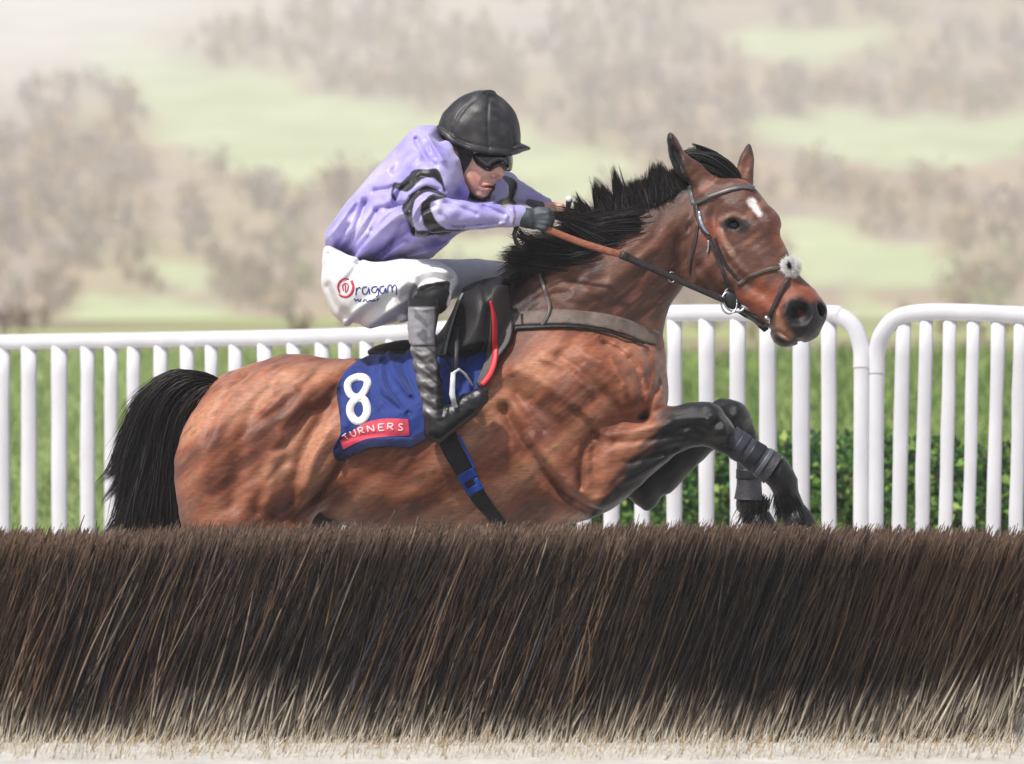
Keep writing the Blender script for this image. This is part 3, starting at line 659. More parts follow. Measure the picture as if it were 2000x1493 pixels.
def stroke(mb, pts, w, place, th=0.0012, n=None, c=None, closed=False, curve=5):
    P = np.array(pts, float)
    if closed: P = spline(P, curve, True); P = np.vstack([P, P[:1]])
    elif len(P) > 2: P = spline(P, curve)
    L = np.linalg.norm(np.diff(P, axis=0), axis=1).sum(); n = n or max(3, int(L / 2.5)); P = resample(P, n)
    T = np.gradient(P, axis=0)
    if closed: T[0] = T[-1] = (P[1] - P[-2])
    T /= np.linalg.norm(T, axis=1)[:, None] + 1e-9; Nn = np.stack([-T[:, 1], T[:, 0]], 1)
    ww = np.interp(np.linspace(0, 1, n), np.linspace(0, 1, len(np.atleast_1d(w))), np.atleast_1d(w))
    G = P[:, None] + Nn[:, None] * (ww[:, None] * np.array([-.5, 0, .5]))[..., None]
    A = place(G[..., 0], G[..., 1]); B = A + np.array([0, th, 0]); m = len(P); a = np.arange(m * 3).reshape(m, 3); b = a + m * 3
    f = [np.stack([a[:-1, :-1], a[:-1, 1:], a[1:, 1:], a[1:, :-1]], -1).reshape(-1, 4)]
    for e, g in ((a[0], b[0]), (a[-1][::-1], b[-1][::-1]), (a[:, 0][::-1], b[:, 0][::-1]), (a[:, -1], b[:, -1])): f.append(np.stack([e[:-1], g[:-1], g[1:], e[1:]], -1))
    mb.add(np.concatenate([A.reshape(-1, 3), B.reshape(-1, 3)]), np.concatenate(f), c)
mb = MB()
stroke(mb, [(697,737),(712,738),(718,748),(712,764),(700,776),(686,772),(679,758),(682,745)], [15,14,15], on_cloth, closed=True)
stroke(mb, [(698,779),(711,781),(717,797),(714,813),(703,823),(692,820),(684,806),(686,790)], [15,16,15], on_cloth, closed=True)
obj('number_figure', mb.mesh('eight'), M_white, cloth)
M_band = mat('red_band', lin(214, 62, 84), rough=0.65, noise_amt=0.12, noise_sc=50)
bu, bv = coons([(664,861),(688,842),(714,826),(750,818),(797,819)], [(671,878),(695,866),(720,857),(757,853),(800,851)], [(664,861),(671,878)], [(797,819),(800,851)], 9, 50)
A = on_cloth(bu, bv, 0.0012); B = A + np.array([0, .001, 0]); m, n = bu.shape; a = np.arange(m * n).reshape(m, n)
mb = MB(); mb.add(A.reshape(-1, 3), np.stack([a[:-1, :-1], a[:-1, 1:], a[1:, 1:], a[1:, :-1]], -1).reshape(-1, 4)); band = obj('sponsor_band', mb.mesh('band'), M_band, cloth)
GL = {'T': [[(0,0),(1,0)],[(.5,0),(.5,1)]], 'U': [[(0,0),(0,.7),(.5,1),(1,.7),(1,0)]], 'R': [[(0,1),(0,0)],[(0,0),(.8,.05),(.85,.4),(0,.5)],[(.3,.5),(1,1)]],
      'N': [[(0,1),(0,0)],[(0,0),(1,1)],[(1,1),(1,0)]], 'E': [[(0,0),(0,1)],[(0,0),(1,0)],[(0,.5),(.8,.5)],[(0,1),(1,1)]], 'S': [[(.95,.1),(.3,0),(.1,.25),(.5,.5),(.9,.75),(.6,1),(0,.9)]]}
mb = MB()
for ch, x, y, w_, h_, an in [('T',676,855,10,13,-38),('U',690,847,9,13,-28),('R',706,842,10,14,-20),('N',724,838,12,14,-10),('E',745,835,11,13,-4),('R',763,834,11,13,0),('S',783,835,10,13,2)]:
    ca, sa = math.cos(math.radians(an)), math.sin(math.radians(an))
    for st in GL[ch]:
        q = [((p[0] - .5) * w_, (p[1] - .5) * h_) for p in st]; q = [(x + a_ * ca - b_ * sa, y + a_ * sa + b_ * ca) for a_, b_ in q]
        stroke(mb, q, 2.6, lambda u, v_: on_cloth(u, v_, 0.0024), th=0.001, curve=4)
obj('lettering', mb.mesh('letters'), mat('pink_lettering', lin(250, 214, 216), rough=0.7, noise_amt=0.05), band)

# ---- saddle
saddle = thing('saddle', W(850, 700, 0), 'small black racing saddle with a red edged flap over the blue cloth', 'saddle')
obj('seat', SF.mesh('saddle_seat'), M_leather, saddle)
HC = HS
U, V = coons([(904,562),(930,550),(962,542),(985,545)], [(868,694),(900,682),(945,668),(966,700)], [(904,562),(886,602),(874,640),(866,670),(868,694)], [(985,545),(972,580),(968,640),(966,700)], 40, 30)
v, f = slab(HS, U, V, 0.016, 0.010); mb = MB(); mb.add(v, f); obj('flap', mb.mesh('flap'), M_leather, saddle)
U, V = coons([(960,560),(975,556),(993,560)], [(930,748),(934,754),(940,758)], [(960,560),(958,640),(952,690),(930,748)], [(993,560),(1001,620),(996,665),(968,705),(940,758)], 40, 12)
v, f = slab(HS, U, V, 0.022, 0.008); mb = MB(); mb.add(v, f); obj('front_panel', mb.mesh('front_panel'), M_dark, saddle)
mb = strap(HS, [(958,588),(966,625),(967,665),(966,700),(957,730),(941,752)], [5,9,10,11,12,9], off=0.031, th=0.004); obj('edge_stripe', mb.mesh('stripe'), mat('red_stripe', lin(205, 32, 48), rough=0.5), saddle)
mb = strap(HS, [(903,572),(891,600),(880,640),(872,672),(868,694)], [5,5,4], off=0.027, th=0.004, nw=4); obj('piping', mb.mesh('piping'), mat('grey_piping', lin(120, 128, 130), rough=0.5), saddle)
mb = strap(HS, [(868,692),(876,712),(886,728)], [4,4], off=0.028, th=0.003); mb.add(*slab(HS, *coons([(880,690),(884,690)], [(896,724),(900,724)], [(880,690),(896,724)], [(884,690),(900,724)], 12, 3), 0.028, 0.003))
obj('strap_end', mb.mesh('strap_end'), M_dark, saddle)

# ---- girth
girth = thing('girth', W(910, 920, -0.28), 'black girth with blue bands running down over the ribs behind the elbow', 'girth')
GP = [(862,815),(878,868),(898,905),(918,942),(938,975),(962,1006),(985,1040)]
obj('strap', strap(HF, GP, [40,37,36,34,32,26,24], off=0.002, th=0.009, n=80, nw=7).mesh('girth'), mat('girth_webbing', lin(26, 25, 28), rough=0.7, bump=0.4, bump_sc=200), girth)
M_blue = mat('blue_webbing', lin(24, 74, 172), rough=0.6, noise_amt=0.2, noise_sc=60)
mb = strap(HF, [(908,922),(917,938)], [37,36], off=0.0115, th=0.002, n=10); strap(HF, [(924,950),(931,962)], [34,33], off=0.0115, th=0.002, n=8, mb=mb)
strap(HF, [(895,850),(912,885),(926,915)], [5,6,5], off=0.0115, th=0.002, mb=mb); strap(HF, [(902,942),(912,958)], [6,6], off=0.0115, th=0.002, n=8, mb=mb); strap(HF, [(928,935),(937,950)], [9,9], off=0.0115, th=0.002, n=8, mb=mb)
obj('blue_band', mb.mesh('blue_band'), M_blue, girth)

# ---- breast girth and neck strap
breast = thing('breast_girth', W(1120, 640, -0.2), 'grey brown elastic breast girth wrapped round the base of the horse neck', 'breast girth')
obj('band', strap(HS, [(966,636),(1000,624),(1050,619),(1110,618),(1180,626),(1230,640),(1262,653),(1288,662)], [22,25,27,27,26,27,28,26], off=0.002, th=0.006, n=90, nw=7).mesh('band'), M_strap, breast)
obj('edging', strap(HS, [(945,690),(952,668),(972,650),(1000,641),(1050,637),(1120,637),(1180,645),(1225,660),(1262,670)], [7,8,8,6,5,4,4], off=0.006, th=0.005, n=80, nw=4).mesh('edging'), M_leather, breast)
obj('neck_strap', strap(HS, [(1050,508),(1054,540),(1066,572),(1073,600),(1068,620),(1058,634)], [6,7,8,9,8,6], off=0.007, th=0.005, nw=5).mesh('neck_strap'), mat('worn_strap', lin(86, 78, 72), rough=0.5), breast)
obj('keeper', strap(HS, [(1019,613),(1020,634)], [5,4], off=0.008, th=0.003, n=8, nw=4).mesh('keeper'), M_leather, breast)
obj('buckle', strap(HS, [(968,652),(972,640),(985,633),(1000,636),(1006,645)], [4,4], off=0.009, th=0.004, nw=4).mesh('buckle'), M_dark, breast)

# ---- bridle
bridle = thing('bridle', W(1440, 480, -0.15), 'dark leather bridle with crossed noseband and white sheepskin pad on the horse head', 'bridle')
def bs(name, pts, w, m=M_dark, off=0.001, th=0.004, **k): return obj(name, strap(HF, pts, w, off=off, th=th, **k).mesh(name), m, bridle)
bs('browband', [(1352,400),(1366,394),(1384,385),(1409,375),(1434,367),(1456,364),(1474,368)], [7,8,8,9,9,8], mat('browband_leather', lin(84, 80, 82), rough=0.4), off=0.002, th=0.005)
bs('headpiece', [(1346,364),(1348,378),(1353,398)], [7,8], mat('headpiece_leather', lin(98, 96, 98), rough=0.4))
cp = bs('cheekpiece', [(1357,400),(1361,420),(1370,445),(1384,462),(1392,482),(1405,512),(1415,538),(1424,560)], [8,8,8,8,7,8,8,9], off=0.002)
obj('buckle', strap(HF, [(1364,412),(1368,430),(1376,447),(1385,457)], [5,8,7,4], off=0.007, th=0.003, n=20).mesh('buckle'), M_steel, cp)
obj('keeper', strap(HF, [(1384,470),(1383,484),(1380,494)], [4,3], off=0.006, th=0.003, n=12, nw=3).mesh('keeper'), M_steel, cp)
bs('throat_lash', [(1362,440),(1358,470),(1351,500),(1346,532)], [5,5,4,4])
bs('noseband_cheek', [(1396,464),(1403,486),(1416,515),(1432,535),(1444,548)], [5,6,6,5], M_leather)
bs('noseband', [(1440,557),(1452,549),(1473,537),(1498,528),(1524,522)], [8,9,8,9,8], mat('noseband_leather', lin(78, 68, 58), rough=0.45), off=0.002, th=0.005)
bs('drop_strap', [(1540,545),(1528,566),(1518,585),(1508,606),(1500,628),(1494,642)], [8,9,9,9,9,8], off=0.002, th=0.005)
bs('chin_strap', [(1443,608),(1458,616),(1474,625),(1486,636),(1496,646)], [9,11,11,12,10], M_leather, off=0.001, th=0.006)
# bit
q, _ = HF.hit(1434., 585.)
def ring(c, rx, rz, r, a0=0, a1=2 * math.pi, tilt=0.0, n=48):
    t = np.linspace(a0, a1, n); return np.stack([c[0] + rx * np.cos(t), c[1] + tilt * np.sin(t), c[2] + rz * np.sin(t)], 1), r
mb = MB(); P, r = ring(q + np.array([0.004, -0.012, 0.002]), 0.040, 0.044, 0.0036, tilt=0.006); mb.tube(P, r, 10)
bitr = obj('bit_ring', mb.mesh('bit_ring'), M_steel, bridle); mb = MB()
mb.tube([W(1447, 597, q[1] - .014), W(1466, 605, q[1] - .016), W(1486, 612, q[1] - .014)], [.006, .0075, .005], 10)
obj('cheek_bar', mb.mesh('bar'), M_steel, bitr); mb = MB()
mb.tube([W(1494, 618, -0.215), W(1500, 624, -0.215), W(1502, 632, -0.21)], [.006, .008, .005], 10)
obj('mouthpiece', mb.mesh('mouthpiece'), M_steel, bitr)
mb = MB(); mb.add(*[x for x in (lambda e: (np.concatenate(e.v), np.concatenate(e.f)))(ellipsoid(q + np.array([-0.003, -0.008, 0.0]), (0.030, 0.012, 0.034)))])
obj('bit_guard', mb.mesh('bit_guard'), mat('black_rubber', lin(22, 22, 24), rough=0.55), bitr)
mb = MB(); P, r = ring(W(1424, 592, q[1] - .02), 0.026, 0.036, 0.003, tilt=0.01); mb.tube(P, r, 8); obj('rein_ring', mb.mesh('rein_ring'), M_steel, bitr)
# sheepskin pad
def pad():
    rng = np.random.default_rng(8); c, _ = HF.hit(1541., 522.); out = []; n = 3400
    d = rng.normal(0, 1, (n, 3)); d /= np.linalg.norm(d, axis=1)[:, None]; d[:, 1] *= 0.8
    R = np.array([0.036, 0.034, 0.036]) * (0.8 + 0.3 * rng.random((n, 1))); t = np.linspace(0, 1, 5)[None, :, None]
    bend = rng.normal(0, 0.004, (n, 1, 3)); P = c + np.array([0.004, -0.012, 0]) + d[:, None] * R[:, None] * (0.25 + 0.75 * t) + bend * t ** 2
    col = np.tile(lin(254, 253, 250), (n, 1)) * (0.9 + 0.15 * rng.random((n, 1)))
    u, v_ = px_of(P[:, -1]); dk = (np.hypot((u - 1541) / 6, (v_ - 519) / 9) < 1 + 0.4 * (rng.random(n) - .5)) & (P[:, -1, 1] < c[1] - 0.014); col[dk] = lin(26, 24, 26)
    rr = np.hypot(u - 1541, v_ - 521); g = (rr < 13) & ~dk & (rng.random(n) < .08); col[g] = lin(130, 126, 126)
    v, f, cc = strands(P, 0.0012, col); return mesh_of(v, f, 'pad', cc)
obj('sheepskin_pad', pad(), mat('sheepskin', attr=True, rough=0.9, noise_amt=0.05), bridle)

# ---- reins
reins = thing('reins', W(1150, 480, -0.18), 'taut reins from the rider hands to the bit with a brown rubber grip', 'reins')
RA, RB, RC_ = W(1066, 447, -0.215), W(1212, 497, -0.205), W(1415, 588, q[1] - .02)
mb = MB(); t = np.linspace(0, 1, 40)[:, None]; P = RA + (RB - RA) * t; P[:, 2] -= 0.006 * np.sin(t[:, 0] * 3.1); mb.tube(P, 0.0115, 12, flat=0.45)
obj('grip', mb.mesh('grip'), mat('brown_rubber', lin(158, 96, 70), rough=0.65, bump=0.5, bump_sc=300, noise_amt=0.25, noise_sc=60), reins)
mb = MB(); mb.tube([RB, RB + (RC_ - RB) * .07], 0.0135, 12, flat=0.6); mb.tube(RB + (RC_ - RB) * np.linspace(.05, 1, 30)[:, None], np.linspace(.0125, .0085, 30), 12, flat=0.5)
obj('strap', mb.mesh('rein_strap'), M_dark, reins); mb = MB(); mb.tube([W(1010, 440, -.19), W(1004, 458, -.19), W(1008, 474, -.18), W(1018, 484, -.17), W(1028, 492, -.15)], 0.007, 8, flat=0.5)
obj('loose_end', mb.mesh('rein_end'), M_dark, reins)
tt_ = 0.49; pk = RB + (RC_ - RB) * tt_; mb = MB(); P, r = ring(pk, .011, .017, .0018, 0.9, 5.6, n=20); mb.tube(P, r, 6); obj('keeper', mb.mesh('keeper'), M_steel, reins)
RF = W(1075, 420, 0.09); mb = MB(); mb.tube([RF, W(1230, 480, .14), W(1430, 580, .0)], 0.008, 8, flat=.5); obj('far_strap', mb.mesh('rein'), M_dark, reins)

# ---- protective boots on the forelegs
def leg_boot(pts, bands, label, y):
    t = thing('leg_boot', W(pts[-1][0], pts[-1][1], y), label, 'leg boot', group='tendon boots on the forelegs')
    P = spline([W(p[0], p[1], y) for p in pts], 8); R = np.interp(np.linspace(0, 1, len(P)), np.linspace(0, 1, len(pts)), [p[2] / PXM for p in pts])
    mb = MB(); mb.tube(P, R, 28, cap=False, flat=1.0); mb.tube(P[::-1], R[::-1] - .004, 28, cap=False)
    obj('shell', mb.mesh('shell'), mat('boot_neoprene', lin(64, 63, 70), rough=0.55, noise_amt=0.3, noise_sc=30, bump=0.3, bump_sc=120), t)
    for a, b, c_ in bands:
        i0, i1 = int(a * (len(P) - 1)), max(int(b * (len(P) - 1)), int(a * (len(P) - 1)) + 2)
        mb = MB(); mb.tube(P[i0:i1 + 1], R[i0:i1 + 1] + .003, 28); obj('fastening', mb.mesh('fastening'), mat('boot_fastening', lin(*c_), rough=0.5), t)
leg_boot([(1422,856,29),(1440,869,27),(1465,886,27),(1490,903,29),(1510,916,34)], [(.22,.40,(52,56,66)),(.48,.66,(30,32,40)),(.74,.84,(88,92,100))], 'grey tendon boot with dark straps on the leading foreleg', -.205)
leg_boot([(1462,892,24),(1463,920,24),(1463,950,25),(1462,976,29)], [(.3,.5,(40,40,46))], 'dark tendon boot on the folded foreleg behind the leading one', .13)
# ================================================================== THE RIDER
rider = thing('person', W(840, 860, -0.36), 'jockey in lilac silks with black hoops crouched over the withers holding the reins', 'person')
BF = Field((-0.66, -0.47, 0.80), (0.24, 0.34, 2.06), 0.0046)
# torso, hips, legs, arms (under the clothes)
BF.pill([(850,262),(815,262),(785,295),(740,345),(690,400),(655,445),(648,480),(690,495),(780,495),(840,480),(890,440),(905,400),(885,350),(870,300)], 0.0, 0.15, 0.13, k=0.02, blur=4)
BF.pill([(645,490),(700,500),(800,505),(870,525),(880,560),(840,590),(780,620),(700,625),(660,600),(642,550)], -0.12, 0.11, 0.10, k=0.04, blur=4)
BF.chain([(700,560,.1,62),(850,545,.17,42),(975,548,.2,30)], k=.04); BF.chain([(975,548,.2,28),(950,640,.26,24),(945,750,.31,18),(985,745,.31,14)], k=.02)
BF.chain([(846,570,-.33,30),(828,640,-.35,23),(832,700,-.355,21),(842,765,-.36,18),(850,815,-.36,17),(862,832,-.36,18),(900,806,-.36,16),(936,776,-.36,12)], k=.02)
BF.chain([(845,345,-.15,40),(832,400,-.23,38),(838,424,-.27,30),(900,424,-.25,24),(960,423,-.23,18),(1015,422,-.2,15),(1032,424,-.2,15)], k=.03)
BF.chain([(985,365,.14,30),(1015,380,.13,20),(1060,396,.10,11),(1072,404,.095,11)], k=.03)
# near hand inside the glove; far hand bare, closed on the far rein
def hand(Fd, cx, cy, y, sc, grow=0.0):
    Fd.ball(cx, cy, y, 22 * sc + grow, 0.024 * sc + grow / PXM, 20 * sc + grow, k=.012)
    for i in range(4):
        oy = (-14 + 10.5 * i) * sc; L = (1.0, 1.08, 1.0, 0.85)[i]; r = (6.4, 6.6, 6.2, 5.4)[i] * sc + grow
        Fd.chain([(cx + 10 * sc, cy + oy * .85, y - .014 * sc, r), (cx + 29 * sc * L, cy + oy, y - .022 * sc, r), (cx + 37 * sc * L, cy + oy + 5 * sc, y + .004 * sc, r * .93), (cx + 27 * sc * L, cy + oy + 8 * sc, y + .024 * sc, r * .85)], k=.004)
    Fd.chain([(cx - 6 * sc, cy - 14 * sc, y + .002, 7.5 * sc + grow), (cx + 12 * sc, cy - 21 * sc, y - .006, 6.8 * sc + grow), (cx + 32 * sc, cy - 20 * sc, y - .004, 5.8 * sc + grow)], k=.006)
hand(BF, 1042, 430, -.2, 0.88); hand(BF, 1078, 412, .09, 0.62)
# neck and head
BF.chain([(850,300,-.01,48),(885,310,-.02,44),(905,320,-.02,40)], k=.02)
BF.ball(937, 262, -.015, 62, .082, 66, k=.02)
BF.pill([(880,270),(881,300),(893,328),(903,346),(911,370),(922,384),(937,390),(950,388),(957,381),(960,373),(965,369),(964,364),(967,360),(966,355),(973,352),(980,349),(984,341),(979,331),(982,318),(995,308),(1003,290),(1000,262),(940,230)], -0.022, .068, .055, k=.015, blur=1, curve=4)
BF.ball(922, 345, -.062, 17, .022, 20, k=.015, rot=20); BF.ball(941, 380, -.05, 12, .022, 9, k=.01)
BF.chain([(970,316,-.055,5),(977,332,-.066,6.5),(980,340,-.07,6)], k=.01); BF.groove([(916,330),(925,352),(934,372)], -.08, 6, .004, ymid=.03); BF.ball(965, 345, -.078, 6, .010, 5, k=.006)
BF.chain([(944,363,-.078,3),(954,361,-.081,3),(963,362,-.068,2.6)], k=.008); BF.chain([(945,369,-.076,3),(953,370,-.079,3.4),(961,369,-.068,2.6)], k=.008)
BF.groove([(940,366),(950,365),(964,365)], -.08, 1.8, .003, ymid=.03, curve=3); BF.groove([(956,345),(945,352),(939,362)], -.08, 3.5, .004, ymid=.03); BF.groove([(946,377),(956,376)], -.08, 3, .003, ymid=.03)
BF.ball(887, 300, -.098, 9, .014, 16, k=.006, rot=-12); BF.ball(889, 301, -.110, 5, .008, 10, k=.004, rot=-12, mode='c'); BF.ball(889, 313, -.10, 6, .010, 6, k=.006)
def skin(V):
    u, v = px_of(V); n = noise(V, (60, 60, 60)); c = np.tile(lin(226, 176, 156), (len(V), 1))
    c = mix(c, smooth(.45, .8, n) * .4, lin(236, 196, 172)); c = mix(c, smooth(24, 6, np.hypot(u - 930, v - 352)) * .55, lin(206, 132, 116))
    c = mix(c, smooth(3.5, 1.5, dpx(V, [(942,365.5),(952,366),(963,365.5)], False)) * (v > 300), lin(142, 74, 66)); c = mix(c, smooth(7, 4, dpx(V, [(945,366),(961,366)], False)) * .5, lin(190, 112, 102))
    c = mix(c, smooth(7, 3, np.hypot((u - 889), (v - 301) / 1.6)) * (V[:, 1] < -.06) * .7, lin(200, 100, 86)); c = mix(c, smooth(5, 2, np.hypot(u - 968, v - 347)) * .5, lin(150, 80, 70))
    return c

CLOTHES = []
# ---- jacket
JF = Field((-0.66, -0.40, 1.44), (0.22, 0.34, 2.0), 0.0044)
JF.pill([(856,245),(836,244),(818,245),(801,254),(781,277),(761,301),(734,327),(700,368),(674,398),(650,431),(637,450),(634,470),(642,485),(664,493),(694,504),(734,512),(784,508),(838,505),(856,490),(892,458),(925,446),(960,425),(975,405),(968,392),(925,392),(897,372),(884,335),(872,300),(864,268)], 0.0, 0.19, 0.15, k=0.02, blur=4)
JF.chain([(846,338,-.13,54),(828,388,-.2,50),(830,418,-.26,40),(858,420,-.27,36),(895,422,-.26,31),(935,422,-.24,26),(980,422,-.22,22),(1014,421,-.2,21)], k=.035)
JF.chain([(950,370,.08,42),(985,368,.14,33),(1008,376,.13,24),(1040,386,.11,15),(1066,396,.10,12)], k=.04)
JF.chain([(870,285,-.11,10),(884,315,-.12,12),(893,348,-.11,11),(905,378,-.09,10)], k=.02)        # collar
JF.chain([(1000,420,-.205,21),(1016,421,-.2,19)], k=.006)
for ln, w_, a_ in [([(664,490),(690,455),(706,415),(712,395)], 8, .013),([(645,460),(668,425),(690,395)], 9, -.010),([(694,503),(735,462),(770,430),(792,418)], 9, -.015),([(720,508),(765,470),(800,440)], 8, .014),
                   ([(745,508),(790,475),(825,462)], 8, -.011),([(775,505),(820,482),(850,468)], 7, .013),([(676,496),(712,450),(735,415)], 7, .009),([(735,410),(765,402),(790,400)], 6, .008),([(733,372),(752,370),(770,365)], 6, .007),
                   ([(725,450),(740,425),(760,405)], 7, .010),([(812,270),(832,310),(850,325)], 7, .010),([(835,262),(850,290),(866,315)], 7, -.008),([(770,330),(790,310),(810,300)], 10, .006),([(800,470),(835,470),(870,462)], 7, .011),
                   ([(705,380),(730,350),(760,325)], 12, -.006),([(690,480),(730,440),(760,400),(775,375)], 11, -.008),([(750,490),(775,455),(790,430)], 6, .011),([(655,480),(680,440)], 6, .008),([(795,500),(840,490),(875,470)], 6, -.009)]:
    JF.groove(ln, -.17, w_ * .8, a_ * 1.5, side=0)
for ln, w_, a_ in [([(768,392),(780,372),(800,358)], 6, .010),([(788,415),(806,385),(830,370),(856,372)], 6, .010),([(806,430),(822,400),(848,385)], 6, -.008),([(838,450),(870,444),(920,440),(970,436)], 6, .009),([(868,398),(900,408),(930,420)], 6, .007),
                   ([(945,405),(965,412),(985,420)], 6, .009),([(900,448),(950,442),(990,436)], 4, -.006),([(862,420),(880,438),(905,446)], 6, .008),([(985,405),(995,420),(992,436)], 5, .007),([(820,345),(850,352),(868,372)], 6, .007),([(808,450),(822,420),(850,404)], 5, .008)]:
    JF.groove(ln, -.24, w_ * .8, a_ * 1.4, side=-1, ymid=-.06)
JF.relief(lambda p: 0.010 * (noise(np.stack([p[:, 0] + p[:, 2], p[:, 1], p[:, 2] - p[:, 0]], 1), (9, 9, 26)) - .5) + 0.002 * (noise(p, (45, 45, 45), 3) - .5))
def silks(V):
    u, v = px_of(V); near = V[:, 1] < -.07; n = noise(V, (12, 12, 12)); w = 1.2 * (noise(V, (90, 90, 90)) - .5)
    c = np.tile(lin(176, 166, 226), (len(V), 1)); c = mix(c, smooth(.5, .8, n) * .5, lin(214, 208, 238)); c = mix(c, smooth(.45, .2, n) * .5, lin(122, 104, 204))
    blk = lin(24, 24, 27)
    def band(poly): return smooth(1.2, -1.2, dpx(V, poly, True, 3) + w) * near
    for poly in ([(764,384),(765,370),(770,357),(783,357),(797,344),(809,332),(836,331),(851,329),(860,340),(867,360),(870,374),(866,375),(863,363),(855,355),(845,347),(824,350),(812,362),(797,375),(785,373),(773,369),(769,376),(774,391),(769,391)],
                 [(786,400),(798,390),(800,381),(815,372),(830,363),(842,366),(857,373),(873,384),(866,386),(852,379),(836,375),(824,380),(812,390),(807,405),(805,427),(810,445),(818,451),(833,451),(851,457),(836,461),(819,464),(803,457),(799,442),(792,427),(786,412)],
                 [(824,396),(833,387),(845,379),(860,383),(873,386),(854,391),(842,398),(842,410),(849,427),(860,440),(875,448),(905,448),(920,451),(905,458),(867,461),(848,457),(830,443),(824,427),(822,411)]):
        c = mix(c, band(poly), blk)
    c = mix(c, smooth(1, -1, dpx(V, [(980,343),(998,347),(1010,358),(1008,376),(1003,390),(1009,397),(1004,404),(980,406),(961,406),(964,396),(983,388),(993,383),(993,363),(986,353)], True, 2) + w) * (V[:, 1] > -.1), blk)
    c = mix(c, smooth(2.5, 1, dpx(V, [(1003,404),(1006,420),(1003,438)], False)) * near * .8, lin(96, 84, 84))
    return c
obj('jacket', JF.mesh('jacket', silks), mat('silks', attr=True, rough=0.36, spec=0.4, noise_amt=0.1, noise_sc=40, bump=0.15, bump_sc=300, sheen=0.3), rider)

# ---- breeches
PF = Field((-0.66, -0.44, 1.20), (0.06, 0.34, 1.56), 0.0045)
PF.pill([(636,482),(664,491),(694,503),(734,512),(784,507),(841,506),(868,517),(888,531),(895,550),(888,576),(876,594),(840,602),(806,608),(797,626),(767,633),(734,639),(700,638),(680,636),(654,619),(637,586),(628,552),(630,518)], -0.13, 0.135, 0.11, k=0.03, blur=5)
PF.pill([(640,484),(700,500),(760,520),(800,560),(790,610),(740,630),(680,628),(650,600),(636,550)], 0.07, 0.16, 0.12, k=0.06, blur=5)
PF.chain([(845,560,-.30,38),(846,582,-.325,36)], k=.03)
PF.chain([(740,570,.1,62),(850,550,.17,44),(930,540,.2,35),(972,546,.2,34)], k=.04)
for ln, w_, a_ in [([(700,505),(690,530),(676,548)], 5, .007),([(880,545),(840,548),(812,565),(800,600)], 7, .010),([(872,535),(840,530),(815,540)], 6, -.007),([(868,560),(845,562),(825,572)], 6, .009),([(690,634),(730,600),(770,578)], 9, .011),([(720,636),(760,608),(800,585)], 8, -.009),
                   ([(755,634),(785,612),(805,598)], 7, .010),([(640,560),(660,600),(690,625)], 9, .007),([(636,510),(650,560),(665,600)], 9, -.006),([(800,520),(790,550),(770,580)], 12, -.008),([(670,634),(705,600),(740,580)], 7, -.007),([(640,495),(665,510),(700,515)], 5, .006)]:
    PF.groove(ln, -.25, w_ * .9, a_ * 1.3, side=-1)
PF.relief(lambda p: 0.008 * (noise(np.stack([p[:, 0] - p[:, 2] * .8, p[:, 1], p[:, 2]], 1), (22, 10, 10)) - .5))
def breech(V):
    u, v = px_of(V); c = np.tile(lin(236, 235, 236), (len(V), 1)); w = 3 * (noise(V, (90, 90, 90)) - .5)
    k = smooth(1.5, -1.5, dpx(V, [(818,560),(850,552),(876,550),(879,565),(872,600),(865,625),(800,625),(803,595),(812,574)], True, 3) + w) * (V[:, 1] < -.1)
    return mix(c, k, lin(22, 22, 25))
obj('breeches', PF.mesh('breeches', breech), mat('breeches', attr=True, rough=0.6, spec=0.3, noise_amt=0.05, bump=0.2, bump_sc=300), rider)
PFp = lambda u, v_: PF.hit(u, v_, 0.0015)[0]
mr, mn = MB(), MB()
stroke(mr, [(686,548),(690,560),(686,573),(677,580),(668,579)], [5,5,3], PFp); stroke(mr, [(663,572),(660,560),(664,550),(672,545),(682,546)], [3,4,3], PFp); stroke(mr, [(662,575),(668,579),(676,580)], [3,4], PFp)
stroke(mr, [(671,568),(669,558),(675,553),(680,558),(678,568),(674,571)], 2, PFp); stroke(mr, [(674,553),(675,572)], 1.8, PFp)
for st in ([(695,577),(696,562)], [(696,567),(701,561),(704,564)], [(716,561),(709,562),(708,572),(714,575),(719,568),(720,562),(722,575)], [(736,560),(728,561),(726,569),(733,572),(738,562),(739,576),(734,580)],
           [(750,559),(743,561),(742,570),(749,573),(753,562),(754,573)], [(757,572),(758,560),(764,557),(766,571)], [(766,563),(771,556),(774,562),(774,577)],
           [(692,583),(695,589),(699,584),(702,590),(705,584)], [(709,590),(713,585),(718,590),(723,586),(727,590),(730,585),(733,590)], [(737,589),(737,584),(741,584)]):
    stroke(mn, st, 2.2, PFp)
obj('red_emblem', mr.mesh('emblem'), mat('emblem_red', lin(206, 48, 76), rough=.6), rider); obj('navy_lettering', mn.mesh('lettering'), mat('lettering_navy', lin(40, 62, 140), rough=.6), rider)

